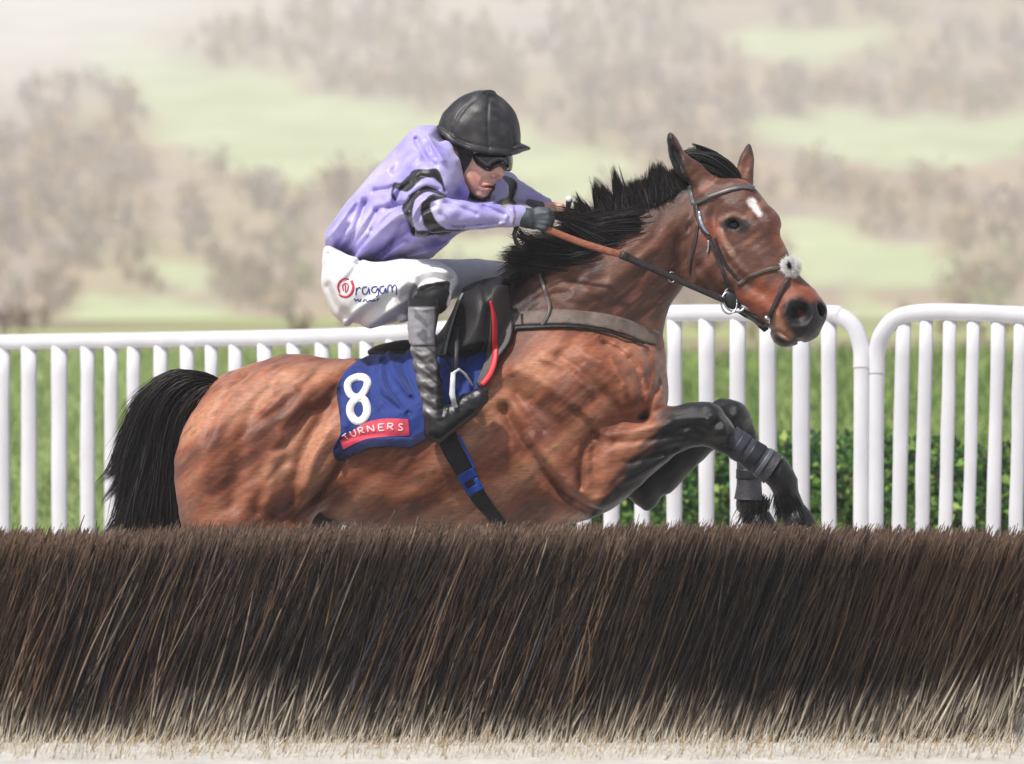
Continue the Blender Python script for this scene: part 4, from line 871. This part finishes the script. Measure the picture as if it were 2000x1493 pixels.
# ---- boots
for k_, (side, label) in enumerate(((-1, 'near'), (1, 'far'))):
    B = Field((-0.40, -0.46, 0.82), (0.02, -0.22, 1.34), 0.0042) if side < 0 else Field((-0.20, 0.12, 0.98), (0.06, 0.42, 1.34), 0.006)
    if side < 0:
        B.chain([(832,588,-.34,36),(827,610,-.345,30),(824,640,-.35,28),(826,672,-.355,26),(830,700,-.357,25),(838,745,-.36,24),(846,785,-.36,22),(852,812,-.36,21)], k=.01)
        B.chain([(850,808,-.36,22),(858,836,-.36,25),(882,818,-.36,25),(915,793,-.36,25),(938,775,-.36,17),(947,766,-.36,9)], k=.02, flat=.95)
        B.chain([(846,842,-.36,18),(856,848,-.36,16)], k=.02)
        for i in range(9):
            yy = 690 + i * 15; B.groove([(803 + i * 3.4, yy - 6), (825 + i * 3, yy + 6), (845 + i * 3, yy - 2 + (i % 3) * 3), (864 + i, yy - 12)], -.38, 4, .0045 * (1 if i % 2 else -1), side=-1, ymid=-.3, curve=3)
        B.groove([(800,603),(826,606),(854,602)], -.38, 2.5, -.004, ymid=-.3); B.groove([(800,674),(826,678),(852,672)], -.38, 2.5, .005, ymid=-.3)
        B.relief(lambda p: .005 * (noise(p, (50, 50, 70)) - .5) * (p[:, 2] > .98))
    else: B.chain([(960,600,.22,30),(948,680,.28,24),(945,750,.31,20),(962,768,.31,20),(990,745,.31,14)], k=.02)
    CLOTHES.append(B)
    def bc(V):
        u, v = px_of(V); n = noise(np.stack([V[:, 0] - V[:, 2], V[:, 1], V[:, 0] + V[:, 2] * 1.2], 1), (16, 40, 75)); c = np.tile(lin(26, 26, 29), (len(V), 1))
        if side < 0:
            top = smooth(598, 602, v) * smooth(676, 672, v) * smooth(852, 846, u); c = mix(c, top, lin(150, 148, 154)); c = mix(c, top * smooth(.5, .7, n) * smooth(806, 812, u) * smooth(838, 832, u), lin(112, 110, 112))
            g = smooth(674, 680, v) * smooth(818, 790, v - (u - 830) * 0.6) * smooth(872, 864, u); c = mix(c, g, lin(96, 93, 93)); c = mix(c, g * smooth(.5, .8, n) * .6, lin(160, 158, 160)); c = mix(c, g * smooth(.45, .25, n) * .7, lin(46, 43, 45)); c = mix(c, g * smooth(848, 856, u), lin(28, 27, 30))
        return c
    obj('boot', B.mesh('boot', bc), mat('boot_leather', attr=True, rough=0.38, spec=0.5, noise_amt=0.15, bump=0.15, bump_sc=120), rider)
CLOTHES += [JF, PF]
# stirrup iron belongs to the saddle
mb = MB(); mb.tube([W(885,728,-.40), W(884,750,-.405), W(883,770,-.41), W(888,792,-.41)], [.008,.009,.010,.008], 10, flat=.5)
mb.tube([W(885,730,-.40), W(896,722,-.38), W(908,731,-.34), W(922,752,-.31)], [.005,.005,.005,.004], 8); mb.tube([W(886,790,-.41), W(898,800,-.36), W(910,806,-.31)], .007, 8)
st = obj('stirrup_iron', mb.mesh('stirrup'), mat('pale_iron', lin(226, 228, 230), rough=.35, metal=.3), saddle)
mb = MB(); mb.tube([W(893,640,-.30), W(892,690,-.335), W(890,728,-.375)], .008, 8, flat=.35); obj('stirrup_leather', mb.mesh('leather'), M_leather, saddle)

# the body stays inside what it wears
def under_clothes():
    i = np.argwhere(BF.F < .03); p = BF.lo + i * BF.h; u, v = px_of(p)
    bare = np.maximum(smooth(862, 878, u) * smooth(404, 394, v) * smooth(1012, 1004, u) * (p[:, 1] < .1), smooth(1008, 1018, u) * smooth(500, 480, v))
    f = None
    for G in CLOTHES:
        w = G.sample(p); q = (p - G.lo) / G.h; w = np.where(((q < 0) | (q > G.n - 1)).any(1), .5, w); f = w if f is None else np.minimum(f, w)
    cl = np.minimum(f, .05) + .007; cur = BF.F[tuple(i.T)]
    BF.F[tuple(i.T)] = np.maximum(cur, np.where(bare > .5, cur, cl)).astype(np.float32)
under_clothes()
obj('body', BF.mesh('body', skin), mat('skin', attr=True, rough=0.5, spec=0.4, noise_amt=0.08, noise_sc=60, sss=0.08), rider)

# ---- glove
GF = Field((-0.02, -0.29, 1.50), (0.18, -0.12, 1.70), 0.003)
hand(GF, 1042, 430, -.2, 0.88, grow=1.6); GF.chain([(1014,422,-.2,20),(1028,426,-.2,19)], k=.01)
GF.relief(lambda p: .003 * (noise(p, (70, 70, 70)) - .5))
obj('glove', GF.mesh('glove'), mat('glove_leather', lin(66, 74, 80), rough=.55, noise_amt=.4, noise_sc=35), rider)
GF2 = Field((0.02, 0.04, 1.56), (0.15, 0.16, 1.70), 0.0035); GF2.chain([(1034,388,.11,14),(1050,398,.105,13),(1060,402,.1,13)], k=.01); obj('glove_cuff', GF2.mesh('cuff'), mat('cuff', lin(92, 92, 104), rough=.6), rider)

# ---- helmet
KF = Field((-0.27, -0.17, 1.79), (0.085, 0.17, 2.07), 0.0035)
KF.pill([(858,266),(855,246),(861,230),(868,218),(892,196),(913,183),(938,177),(962,181),(985,196),(1002,214),(1012,235),(1016,258),(1016,290),(1010,330),(960,350),(900,345),(868,310)], -.012, .122, .115, k=.01, blur=3)
KF.pill([(835,235),(857,252),(868,266),(886,279),(918,293),(960,301),(990,303),(1060,304),(1060,420),(835,420)], -.012, .5, .01, k=.004, blur=1, curve=3, mode='c')
KF.pill([(975,289),(1000,283),(1014,280),(1026,283),(1037,290),(1024,297),(1002,302),(975,303)], -.015, .10, .04, k=.008, blur=1, curve=4)
KF.chain([(857,248,-.06,4.5),(868,262,-.095,5),(886,275,-.118,5.5),(918,290,-.130,6),(960,297,-.125,6),(990,300,-.105,5.5)], k=.006)
KF.ball(956, 182, -.012, 12, .02, 6, k=.006)
for ln, w_, a_ in [([(962,184),(984,214),(998,245),(1004,282)], 3, .004),([(948,182),(915,205),(893,235),(885,262)], 3, .004),([(955,188),(952,230),(955,290)], 3, .0035),([(866,262),(900,276),(950,288),(1000,290)], 3, .003)]: KF.groove(ln, -.1, w_, a_, side=0, ymid=.02)
KF.relief(lambda p: .005 * (noise(p, (26, 26, 26)) - .5))
def capc(V):
    u, v = px_of(V); n = noise(V, (34, 34, 60)); c = np.tile(lin(44, 44, 48), (len(V), 1)); c = mix(c, smooth(.5, .8, n) * .45, lin(80, 75, 72)); c = mix(c, smooth(.4, .2, n) * .5, lin(30, 30, 34))
    return mix(c, smooth(15, 11, np.hypot(u - 956, (v - 182) * 1.6)), lin(22, 22, 24))
helmet = obj('helmet', KF.mesh('helmet', capc), mat('helmet_silk', attr=True, rough=.45, spec=.5, noise_amt=.25, noise_sc=30, bump=.15, bump_sc=200), rider)
# skull cap edge and chin strap
M_blk = mat('black_cloth', lin(24, 24, 27), rough=.7)
U, V = coons([(893,280),(905,286),(925,296)], [(938,391),(948,391),(957,387)], [(893,280),(896,300),(894,318),(891,336),(902,368),(918,386),(938,391)], [(925,296),(921,313),(905,344),(912,366),(922,381),(940,388),(957,387)], 50, 14)
mb = MB(); mb.add(*slab(BF, U, V, .0015, .003, y0=-.2)); U, V = coons([(856,258),(880,274)], [(884,338),(893,340)], [(856,258),(860,288),(870,314),(884,338)], [(880,274),(878,290),(883,314),(893,340)], 30, 7); mb.add(*slab(BF, U, V, .0015, .003, y0=-.2)); strap(BF, [(938,391),(950,389),(960,380),(967,368),(972,358)], [6,6,5,4], off=.0015, th=.003, mb=mb)
obj('balaclava', mb.mesh('balaclava'), M_blk, rider)
# goggles
QF = Field((-0.17, -0.15, 1.72), (0.03, 0.10, 1.88), 0.0032)
QF.pill([(915,300),(917,313),(924,326),(936,336),(948,342),(962,341),(970,333),(977,330),(984,334),(998,334),(1002,318),(1000,302),(985,294),(940,292)], -.035, .075, .035, k=.004, blur=1)
gg = obj('goggles', QF.mesh('goggles'), mat('goggle_lens', lin(20, 20, 22), rough=.16, spec=.6, noise_amt=.3, coat=.6), rider)
obj('strap', strap(Union(BF, QF), [(922,300),(905,294),(886,285),(866,276)], [16,13,12], off=.003, th=.004).mesh('strap'), M_blk, gg)

# ---- whip
whip = thing('whip', W(1108, 425, .02), 'short black whip with a white cap standing up from the rider far hand', 'whip')
mb = MB(); mb.tube([W(1112,388,-.03), W(1110,402,-.025), W(1107,425,-.02), W(1098,448,.0)], [.011,.0085,.0085,.008], 12); obj('handle', mb.mesh('handle'), M_leather, whip)
mb = ellipsoid(W(1111,389,-.042), (.010,.006,.010)); obj('cap', mb.mesh('cap'), M_white, whip)
# ================================================================== THE PLACE
def zt(x, y):
    """ground height"""
    y = np.asarray(y, float); py = np.interp(y, [250, 420, 650, 1000], [637, 470, 200, -110])
    far = CZ + (746.5 - py) / (PXM * CAMD) * (y + CAMD)
    a = np.interp(y, [4.6, 9, 16, 30], [0, 0.22, 0.62, 1.33]); b = np.interp(y, [30, 250], [1.33, CZ + 109.5 / 7080 * 262])
    z = np.where(y < 30, a, np.where(y < 250, b, far))
    return z + np.where(y > 60, (noise(np.stack([x / 90, y / 120, 0 * y], -1)) - .5) * np.clip((y - 60) / 60, 0, 6), 0)
def grid_sheet(xs_fn, ys, n):
    u = np.linspace(-1, 1, n); Y = np.repeat(np.asarray(ys, float)[:, None], n, 1); X = xs_fn(Y) * u[None]
    Z = zt(X, Y); m = len(ys); i = np.arange(m * n).reshape(m, n)
    return np.stack([X, Y, Z], -1).reshape(-1, 3), np.stack([i[:-1, :-1], i[:-1, 1:], i[1:, 1:], i[1:, :-1]], -1).reshape(-1, 4)
v, f = grid_sheet(lambda y: 60 + np.maximum(y, 0) * .9, np.r_[np.linspace(-40, 0, 20), np.linspace(.5, 30, 90), np.linspace(31, 250, 60)], 260)
n1 = noise(v, (.9, .9, .9)); n2 = noise(v, (.12, .12, .1), 4); n3 = noise(v, (4, 4, 4), 9)
pale = np.tile(lin(206, 204, 199), (len(v), 1)); pale = mix(pale, smooth(.5, .8, n1) * .5, lin(190, 184, 172)); pale = mix(pale, smooth(.5, .8, n3) * .3, lin(186, 174, 152))
gr = np.tile(lin(128, 150, 88), (len(v), 1)); gr = mix(gr, smooth(.4, .8, n1) * .7, lin(162, 176, 112)); gr = mix(gr, smooth(.5, .25, n2) * .5, lin(92, 124, 56)); gr = mix(gr, smooth(.5, .8, n3) * .3, lin(142, 140, 84))
gc = mix(pale, smooth(4.3, 5.2, v[:, 1] + .5 * (n1 - .5)), 1); gc = pale * (1 - smooth(4.3, 5.2, v[:, 1] + .5 * (n1 - .5)))[:, None] + gr * smooth(4.3, 5.2, v[:, 1] + .5 * (n1 - .5))[:, None]
gc = mix(gc, smooth(24, 40, v[:, 1]), lin(150, 136, 118)); gc = mix(gc, smooth(40, 80, v[:, 1]) * smooth(.45, .6, n2), lin(172, 186, 118))
M_ground = mat('turf_and_sand', attr=True, rough=.95, spec=.1, noise_amt=.15, noise_sc=6, bump=.6, bump_sc=40)
obj('ground', mesh_of(v, f, 'ground', gc), M_ground, None, kind='structure')

GREENS = [[(150,90),(230,70),(330,112),(450,132),(600,165),(760,195),(860,215),(1010,256),(1120,278),(1250,322),(1240,370),(1100,392),(1000,404),(880,380),(720,330),(600,372),(540,404),(500,345),(400,300),(300,255),(240,180)],
          [(180,585),(330,588),(470,622),(460,660),(150,660)], [(276,500),(340,503),(402,540),(365,562),(300,540)], [(1490,235),(1700,225),(2080,245),(2080,300),(1800,325),(1700,322),(1500,275)],
          [(1510,425),(1610,428),(1700,462),(1840,500),(1860,545),(1700,562),(1560,545),(1535,480)], [(1430,55),(1730,58),(1700,105),(1480,112)], [(860,470),(1010,455),(1000,520),(880,520)], [(1640,600),(1730,605),(1730,660),(1640,660)]]
def hill_px(v):
    s = PXM * CAMD / (CAMD + v[:, 1]); return 1000 + v[:, 0] * s, 746.5 - (v[:, 2] - CZ) * s
def greenness(u, w):
    g = np.zeros(u.shape); jit = 40 * (noise(np.stack([u / 60, w / 45, 0 * u], -1)) - .5) + 16 * (noise(np.stack([u / 16, w / 14, 0 * u], -1), off=3) - .5)
    for P in GREENS: g = np.maximum(g, smooth(16, -16, dist_poly(u, w, spline(P, 4, True)) + jit))
    return g
def painted_mist(u, w):  # where white mist is painted into the hill colour; trees keep out
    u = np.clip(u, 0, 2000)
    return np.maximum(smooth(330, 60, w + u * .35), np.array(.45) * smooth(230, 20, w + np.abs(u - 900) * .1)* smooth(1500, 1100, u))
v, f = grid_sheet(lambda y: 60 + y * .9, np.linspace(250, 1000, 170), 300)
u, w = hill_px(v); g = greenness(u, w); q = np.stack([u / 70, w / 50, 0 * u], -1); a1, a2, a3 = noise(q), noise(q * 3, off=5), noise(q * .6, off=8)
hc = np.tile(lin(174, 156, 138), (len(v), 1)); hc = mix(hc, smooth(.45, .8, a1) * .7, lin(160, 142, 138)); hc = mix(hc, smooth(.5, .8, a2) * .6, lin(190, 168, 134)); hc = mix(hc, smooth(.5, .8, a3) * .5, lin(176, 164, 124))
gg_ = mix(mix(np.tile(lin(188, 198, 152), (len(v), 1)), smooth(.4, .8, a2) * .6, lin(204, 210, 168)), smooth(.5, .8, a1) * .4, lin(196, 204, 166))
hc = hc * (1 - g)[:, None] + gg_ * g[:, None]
hc = mix(hc, .85 * painted_mist(u, w), lin(226, 224, 218))  # mist at the top of the hill whitened into the surface colour
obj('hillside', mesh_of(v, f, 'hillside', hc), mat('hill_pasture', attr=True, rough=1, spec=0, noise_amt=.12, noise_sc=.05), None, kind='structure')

# ---- bare winter woods on the hill: twiggy crowns of small leaf-sized faces on thin trunks
def wood(name, sel, ntree, seed, cols, hh, label, fine=70):
    rng = np.random.default_rng(seed); V = []; Fc = []; Cc = []; nn = 0
    px = rng.uniform(-1500, 3500, ntree * 6); y = sel[1] + (sel[2] - sel[1]) * rng.random(ntree * 6)
    X = (px - 1000) * (CAMD + y) / (PXM * CAMD); Z = zt(X, y); pts = np.stack([X, y, Z], 1); u, w = hill_px(pts)
    keep = (greenness(u, w) < .35) & (greenness(u, w - 14 - hh * 3.2) < .5) & (painted_mist(u, w) < .5) & (noise(np.stack([u / 55, w / 40, 0 * u], -1), off=seed) > sel[0]); pts = pts[keep][:ntree]; u = u[keep][:ntree]
    for p in pts:
        h = hh * (0.6 + .8 * rng.random()); n = int(fine * (.6 + .8 * rng.random())); base = np.array(cols[rng.integers(len(cols))])
        d = rng.normal(0, 1, (n, 3)); d /= np.linalg.norm(d, axis=1)[:, None]; r = rng.random((n, 1)) ** .45
        lob = 1 + .35 * np.sin(d[:, :1] * 4 + rng.random() * 6) * np.cos(d[:, 2:] * 5 + rng.random() * 6)
        c = p + np.array([0, 0, h * .52]) + d * r * lob * np.array([h * .36, h * .36, h * .5])
        a = rng.normal(0, 1, (n, 3)); a /= np.linalg.norm(a, axis=1)[:, None]; b = rng.normal(0, 1, (n, 3)); b -= a * (a * b).sum(1)[:, None]; b /= np.linalg.norm(b, axis=1)[:, None]
        s = h * .055 * (.5 + rng.random((n, 1))); a[:, 2] *= 1.6
        q = np.stack([c - a * s - b * s * .6, c + a * s - b * s * .6, c + a * s + b * s * .6, c - a * s + b * s * .6], 1).reshape(-1, 3)
        V.append(q); Fc.append(np.arange(n * 4).reshape(n, 4) + nn); Cc.append(np.repeat(base * (.75 + .5 * rng.random((n, 1))), 4, 0)); nn += n * 4
        t = np.array([[-.02, 0, -.05], [.02, 0, -.05], [.012, 0, .6], [-.012, 0, .6]]) * h; V.append(p + t); Fc.append(np.arange(4)[None] + nn); Cc.append(np.tile(base * .6, (4, 1))); nn += 4
    o = obj(name, mesh_of(np.concatenate(V), np.concatenate(Fc), name, np.concatenate(Cc)[:, :3] if True else None, smooth_sh=False), M_wood, None, kind='stuff', label=label, category='woodland'); return o
M_wood = mat('bare_twigs', attr=True, rough=1, spec=0, noise_amt=.1, noise_sc=.3)
MV = [lin(158, 140, 134), lin(178, 158, 136), lin(154, 136, 118), lin(170, 156, 152), lin(188, 164, 128), lin(180, 150, 124)]
wood('bare_woodland', (.40, 400, 960), 4200, 21, MV, 4.6, 'mauve brown leafless woods spread over the misty upper hillside', 40)
wood('lower_thicket', (.42, 262, 430), 1600, 22, [lin(160,138,114), lin(176,154,126), lin(164,148,142), lin(150,130,108), lin(170,174,130)], 2.2, 'brown leafless thickets along the foot of the misty hillside', 50)
wood('scrub_line', (.3, 60, 130), 260, 23, [lin(156,136,118), lin(144,124,116), lin(164,152,126)], .55, 'low brown scrub crossing the pale field below the hill', 90)

# ---- grass and leafy shrubs behind the rails
def field_grass():
    rng = np.random.default_rng(31); N = 52000; y = 4.75 + 26 * rng.random(N) ** 1.7; X = (rng.uniform(-500, 2500, N) - 1000) * (CAMD + y) / (PXM * CAMD); Z = zt(X, y)
    h = (.07 + .14 * rng.random(N)) * (1 + .5 * (noise(np.stack([X, y, 0 * y], -1)) > .6)); t = np.linspace(0, 1, 4)[None, :, None]; lean = rng.normal(0, .3, (N, 2)) * h[:, None]
    P = np.stack([X, y, Z - .02], 1)[:, None] + t * np.stack([0 * h, 0 * h, h], 1)[:, None] + t ** 2 * np.stack([lean[:, 0], lean[:, 1], 0 * h], 1)[:, None]
    cs = np.array([lin(120,148,76), lin(152,178,98), lin(92,124,62), lin(182,196,122), lin(70,100,52), lin(152,142,104)]); c = cs[rng.choice(6, N, p=[.28,.24,.18,.14,.1,.06])] * (.8 + .4 * rng.random((N, 1))); lf = .5 * smooth(-.6, -1.6, X)[:, None]; c = c * (1 - lf) + lf * lin(176, 192, 128)
    v, f, cc = strands(P, .004 + .006 * rng.random(N) + y * .0004, c, tip=.15); return mesh_of(v, f, 'grass', cc)
M_leaf = mat('foliage', attr=True, rough=.6, spec=.3, noise_amt=.15, noise_sc=20)
obj('meadow_grass', field_grass(), M_leaf, None, kind='stuff', label='bright green meadow grass growing behind the white rails', category='grass')
def shrub_mass():
    rng = np.random.default_rng(33); N = 38000; u = rng.uniform(-500, 2500, N); y = 4.6 + 1.1 * rng.random(N); X = (u - 1000) * (CAMD + y) / (PXM * CAMD)
    H = .30 + .55 * smooth(500, 1150, u) * (.55 + .6 * noise(np.stack([X * 2.2, 0 * X, 0 * X], -1))); z = H * rng.random(N) ** .8
    keep = rng.random(N) < np.where(u < 700, .35, 1); X, y, z, H = X[keep], y[keep], z[keep], H[keep]; N = len(X)
    c = np.stack([X, y, z], 1); a = rng.normal(0, 1, (N, 3)); a /= np.linalg.norm(a, axis=1)[:, None]; b = rng.normal(0, 1, (N, 3)); b -= a * (a * b).sum(1)[:, None]; b /= np.linalg.norm(b, axis=1)[:, None]
    s = (.016 + .022 * rng.random((N, 1))); V = np.stack([c - a * s, c - b * s * .55, c + a * s, c + b * s * .55], 1).reshape(-1, 3)
    cs = np.array([lin(44,84,34), lin(68,112,44), lin(104,146,56), lin(36,66,34), lin(150,176,88), lin(88,84,56)]); col = cs[rng.choice(6, N, p=[.28,.26,.18,.14,.09,.05])]
    return mesh_of(V, np.arange(N * 4).reshape(N, 4), 'shrubs', np.repeat(col, 4, 0), smooth_sh=False)
obj('hedge_undergrowth', shrub_mass(), M_leaf, None, kind='stuff', label='dark leafy undergrowth along the back of the white rails', category='undergrowth')

# ---- white running rails
M_rail = mat('white_rail_paint', lin(218, 218, 222), rough=.5, spec=.4, noise_amt=.09, noise_sc=7, bump=.12, bump_sc=30, stretch=(1, 1, .5))
def railing(top, slats, post, label, group, lean=0.0):
    P = spline([W(*p) for p in top], 10); t = thing('running_rail', (P[0][0], P[0][1], 0), label, 'rail', group=group)
    mb = MB(); mb.tube(P, .0335, 16, flat=.8); obj('top_rail', mb.mesh('top_rail'), M_rail, t)
    mb = MB(); Q = spline([W(*p) for p in post], 10); mb.tube(Q, .031, 16, flat=.8); obj('end_post', mb.mesh('post'), M_rail, t)
    order = np.argsort(P[:, 0]); rng = np.random.default_rng(len(slats)); u, w = px_of(P)
    for x, wd in slats:
        o = np.argsort(u); yy = float(np.interp(x, u[o], P[o, 1])); zz = float(np.interp(x, u[o], P[o, 2])); X = W(x, 0, yy)[0]; L = zz - .012
        mb = MB(); r = wd / 2 / S(yy); n = 10; zc = np.linspace(zt(X, yy) - .02, L, n); xo = X + lean * (1 - zc / L) + .0007 * rng.normal(0, 1, n)
        mb.tube(np.stack([xo, 0 * zc + yy, zc], 1), r * (1 + .03 * rng.normal(0, 1, n)), 8, flat=.42); obj('upright', mb.mesh('upright'), M_rail, t)
mid = list(np.linspace(714, 1194, 10)[1:-1])
sl = [(x, 28) for x in range(-620, -130, 50)] + [(-100, 28), (-48, 28), (5, 30)] + [(x, w_) for x, w_ in zip([57,116,171,217,261,314,365,413,460,517,574,629,674,716], [32,32,29,27,27,28,28,25,28,28,28,28,27,27])] + [(x, 29) for x in mid] + [(1194,32),(1254,32),(1317,30),(1380,31),(1441,32),(1500,34),(1565,34),(1619,30)]
G_ = 'white running rails behind the horse'
railing([(-680,684,5.2),(-160,672,4.3),(40,668,4.05),(300,664,3.7),(700,655,3.2),(1000,632,2.85),(1300,613,2.45),(1600,613,2.1),(1640,618,2.06),(1668,640,2.04),(1682,680,2.03),(1683,720,2.02)], sl,
        [(1683,715,2.02),(1683,800,2.02),(1682,1000,2.02),(1682,1290,2.02)], 'long white slatted rail behind the horse, curving down to a post beyond its nose', G_)
railing([(1712,730,2.02),(1713,690,2.02),(1722,655,2.01),(1748,624,2.0),(1790,612,1.98),(1860,610,1.94),(2000,616,1.88),(2200,626,1.78),(2760,648,1.4)], [(1765,30),(1810,28),(1856,27),(1902,26),(1950,28),(1994,28),(2042,28),(2090,28),(2140,28)] + [(x, 28) for x in range(2190, 2740, 50)],
        [(1712,725,2.02),(1711,800,2.02),(1710,1000,2.02),(1708,1290,2.02)], 'shorter white rail starting at the right hand post and leaving the frame', G_, lean=-.03)

# ---- the birch hurdle
hurdle = thing('brush_hurdle', (0, -.95, 0), 'low dark hurdle packed with leaning birch twigs in front of the horse', 'hurdle')
def birch(N, seed, y0, y1, long):
    rng = np.random.default_rng(seed); y = y0 + (y1 - y0) * rng.random(N) ** 1.6
    xr = rng.uniform(-1.86, 1.36, N); xr = np.where(xr > 1.2, 1.2 + .3 * rng.random(N) ** 1.6, xr) ; lean = .215 + .055 * rng.normal(0, 1, N); xr = xr - 0
    top = .598 + .022 * np.cos((xr + .1) * .9) * 1.0 + .012 * rng.normal(0, 1, N) + .012 * (noise(np.stack([xr * 9, 0 * xr, 0 * xr], -1)) - .5)
    if long: z0 = np.where(rng.random(N) < .5, 0, .12 * rng.random(N)); z1 = top * np.where(rng.random(N) < .5, 1, .55 + .45 * rng.random(N))
    else: z0 = top - (.06 + .26 * rng.random(N) ** 1.5); z1 = top + .012 * rng.random(N) ** 2
    K = 8; t = np.linspace(0, 1, K)[None]; z = z0[:, None] + (z1 - z0)[:, None] * t
    bow = (.016 if long else .004) * rng.normal(0, 1, N)[:, None] * np.sin(t * 3.14); x = xr[:, None] + lean[:, None] * z / .6 + bow; yy = y[:, None] + .02 * rng.normal(0, 1, N)[:, None] * t
    P = np.stack([x, yy, z], -1)
    cs = np.array([lin(50,40,35), lin(78,62,50), lin(112,88,64), lin(30,27,30), lin(150,134,118), lin(66,66,76), lin(96,72,60)])
    dark = noise(np.stack([x * 1.4, z * 4, 0 * x], -1), off=2); kind = rng.choice(7, N, p=[.26,.22,.12,.20,.05,.06,.09] if long else [.18,.22,.18,.10,.18,.06,.08])
    c = np.repeat(cs[kind][:, None], K, 1) * (.7 + .6 * rng.random((N, 1, 1)))
    st = noise(np.stack([(x - .36 * z) * 34, z * 1.2, y[:, None] * 3 + 0 * x], -1), off=21)[..., None]; c = c * (.3 + 1.35 * st)
    c = c * (1 - .62 * smooth(.42, .7, dark)[..., None]); wm = smooth(.5, .8, noise(np.stack([x * 2, z * 3, 0 * x], -1), off=6))[..., None]; c = c * (1 - .35 * wm) + .35 * wm * lin(110, 82, 54)
    tb = ((.02 + .15 * rng.random(N) ** 1.5) * (.1 + 1.5 * noise(np.stack([xr * 2.2, 0 * xr, 0 * xr], -1), off=12)) * .75 + .08 * smooth(-1.3, -1.8, xr) + .06 * smooth(1.0, 1.3, xr))[:, None] + .02; pb = smooth(tb + .05, tb - .05, z)[..., None] * .95; c = c * (1 - pb) + pb * (lin(214, 200, 178) * (.75 + .4 * rng.random((N, 1, 1))))
    tp = smooth(.045, .0, top[:, None] - z)[..., None] * .55; c = c * (1 - tp) + tp * (lin(176, 144, 122) * (.3 + 1.0 * rng.random((N, 1, 1))))
    v, f, cc = strands(P, (.0014 + .0036 * rng.random(N) ** 2.5) * (1 if long else 1.35), c * .74, tip=.3); return v, f, cc
parts = [birch(15000, 41, -1.24, -.70, True), birch(5200, 42, -1.25, -1.0, True), birch(5600, 43, -1.22, -.66, False)]
mb = MB()
for v, f, c in parts: mb.add(v, f, c)
M_birch = mat('birch_twigs', attr=True, rough=.7, spec=.3, noise_amt=.25, noise_sc=18, stretch=(3, 3, .4))
obj('birch_twigs', mb.mesh('twigs'), M_birch, hurdle, kind='stuff')
mb = MB(); a = np.array([[-1.75, 0], [1.26, 0], [1.45, .54], [-1.55, .54]]); V = np.array([[p[0], yy, p[1]] for yy in (-1.10, -.74) for p in a])
mb.add(V, [[0, 1, 2, 3], [7, 6, 5, 4], [3, 2, 6, 7], [0, 3, 7, 4], [1, 5, 6, 2], [0, 4, 5, 1]]); obj('light_block_core', mb.mesh('core', smooth_sh=False), mat('dark_core', lin(34, 28, 27), rough=1, bump=1, bump_sc=120, stretch=(1, 1, .1)), hurdle)  # dark slab added as inner mass to block light between the twigs
def straw():
    rng = np.random.default_rng(44); N = 5200; y = -1.25 - .5 * rng.random(N) ** 2; x = rng.uniform(-2.1, 1.75, N); L = .02 + .06 * rng.random(N) ** 2; t = np.linspace(0, 1, 4)[None, :, None]
    d = np.stack([.25 + .2 * rng.normal(0, 1, N), -.3 * rng.random(N), .25 + .9 * rng.random(N)], 1); P = np.stack([x, y, 0 * x - .003], 1)[:, None] + t * d[:, None] * L[:, None, None]
    cs = np.array([lin(214,204,186), lin(190,168,132), lin(152,128,100), lin(226,222,212)]); c = cs[rng.choice(4, N, p=[.35,.25,.12,.28])]; v, f, cc = strands(P, .0012 + .0014 * rng.random(N), c); return mesh_of(v, f, 'litter', cc)
obj('straw_litter', straw(), M_birch, None, kind='stuff', label='pale straw and twig litter scattered along the foot of the hurdle', category='straw')

# ---- the mist
hz = MB(); hz.box((-1150, -60, -3), (1150, 1020, 165)); hm = bpy.data.materials.new('mist'); hm.use_nodes = True; N_ = hm.node_tree.nodes; N_.remove(N_['Principled BSDF'])
pv = N_.new('ShaderNodeVolumePrincipled'); pv.inputs['Color'].default_value = (.955, .96, .975, 1); pv.inputs['Density'].default_value = .00125; pv.inputs['Anisotropy'].default_value = 0.0
hm.node_tree.links.new(pv.outputs[0], N_['Material Output'].inputs['Volume'])
obj('haze', hz.mesh('haze', smooth_sh=False), hm, None, kind='stuff', label='pale winter mist filling the valley and thinning the hillside', category='mist')
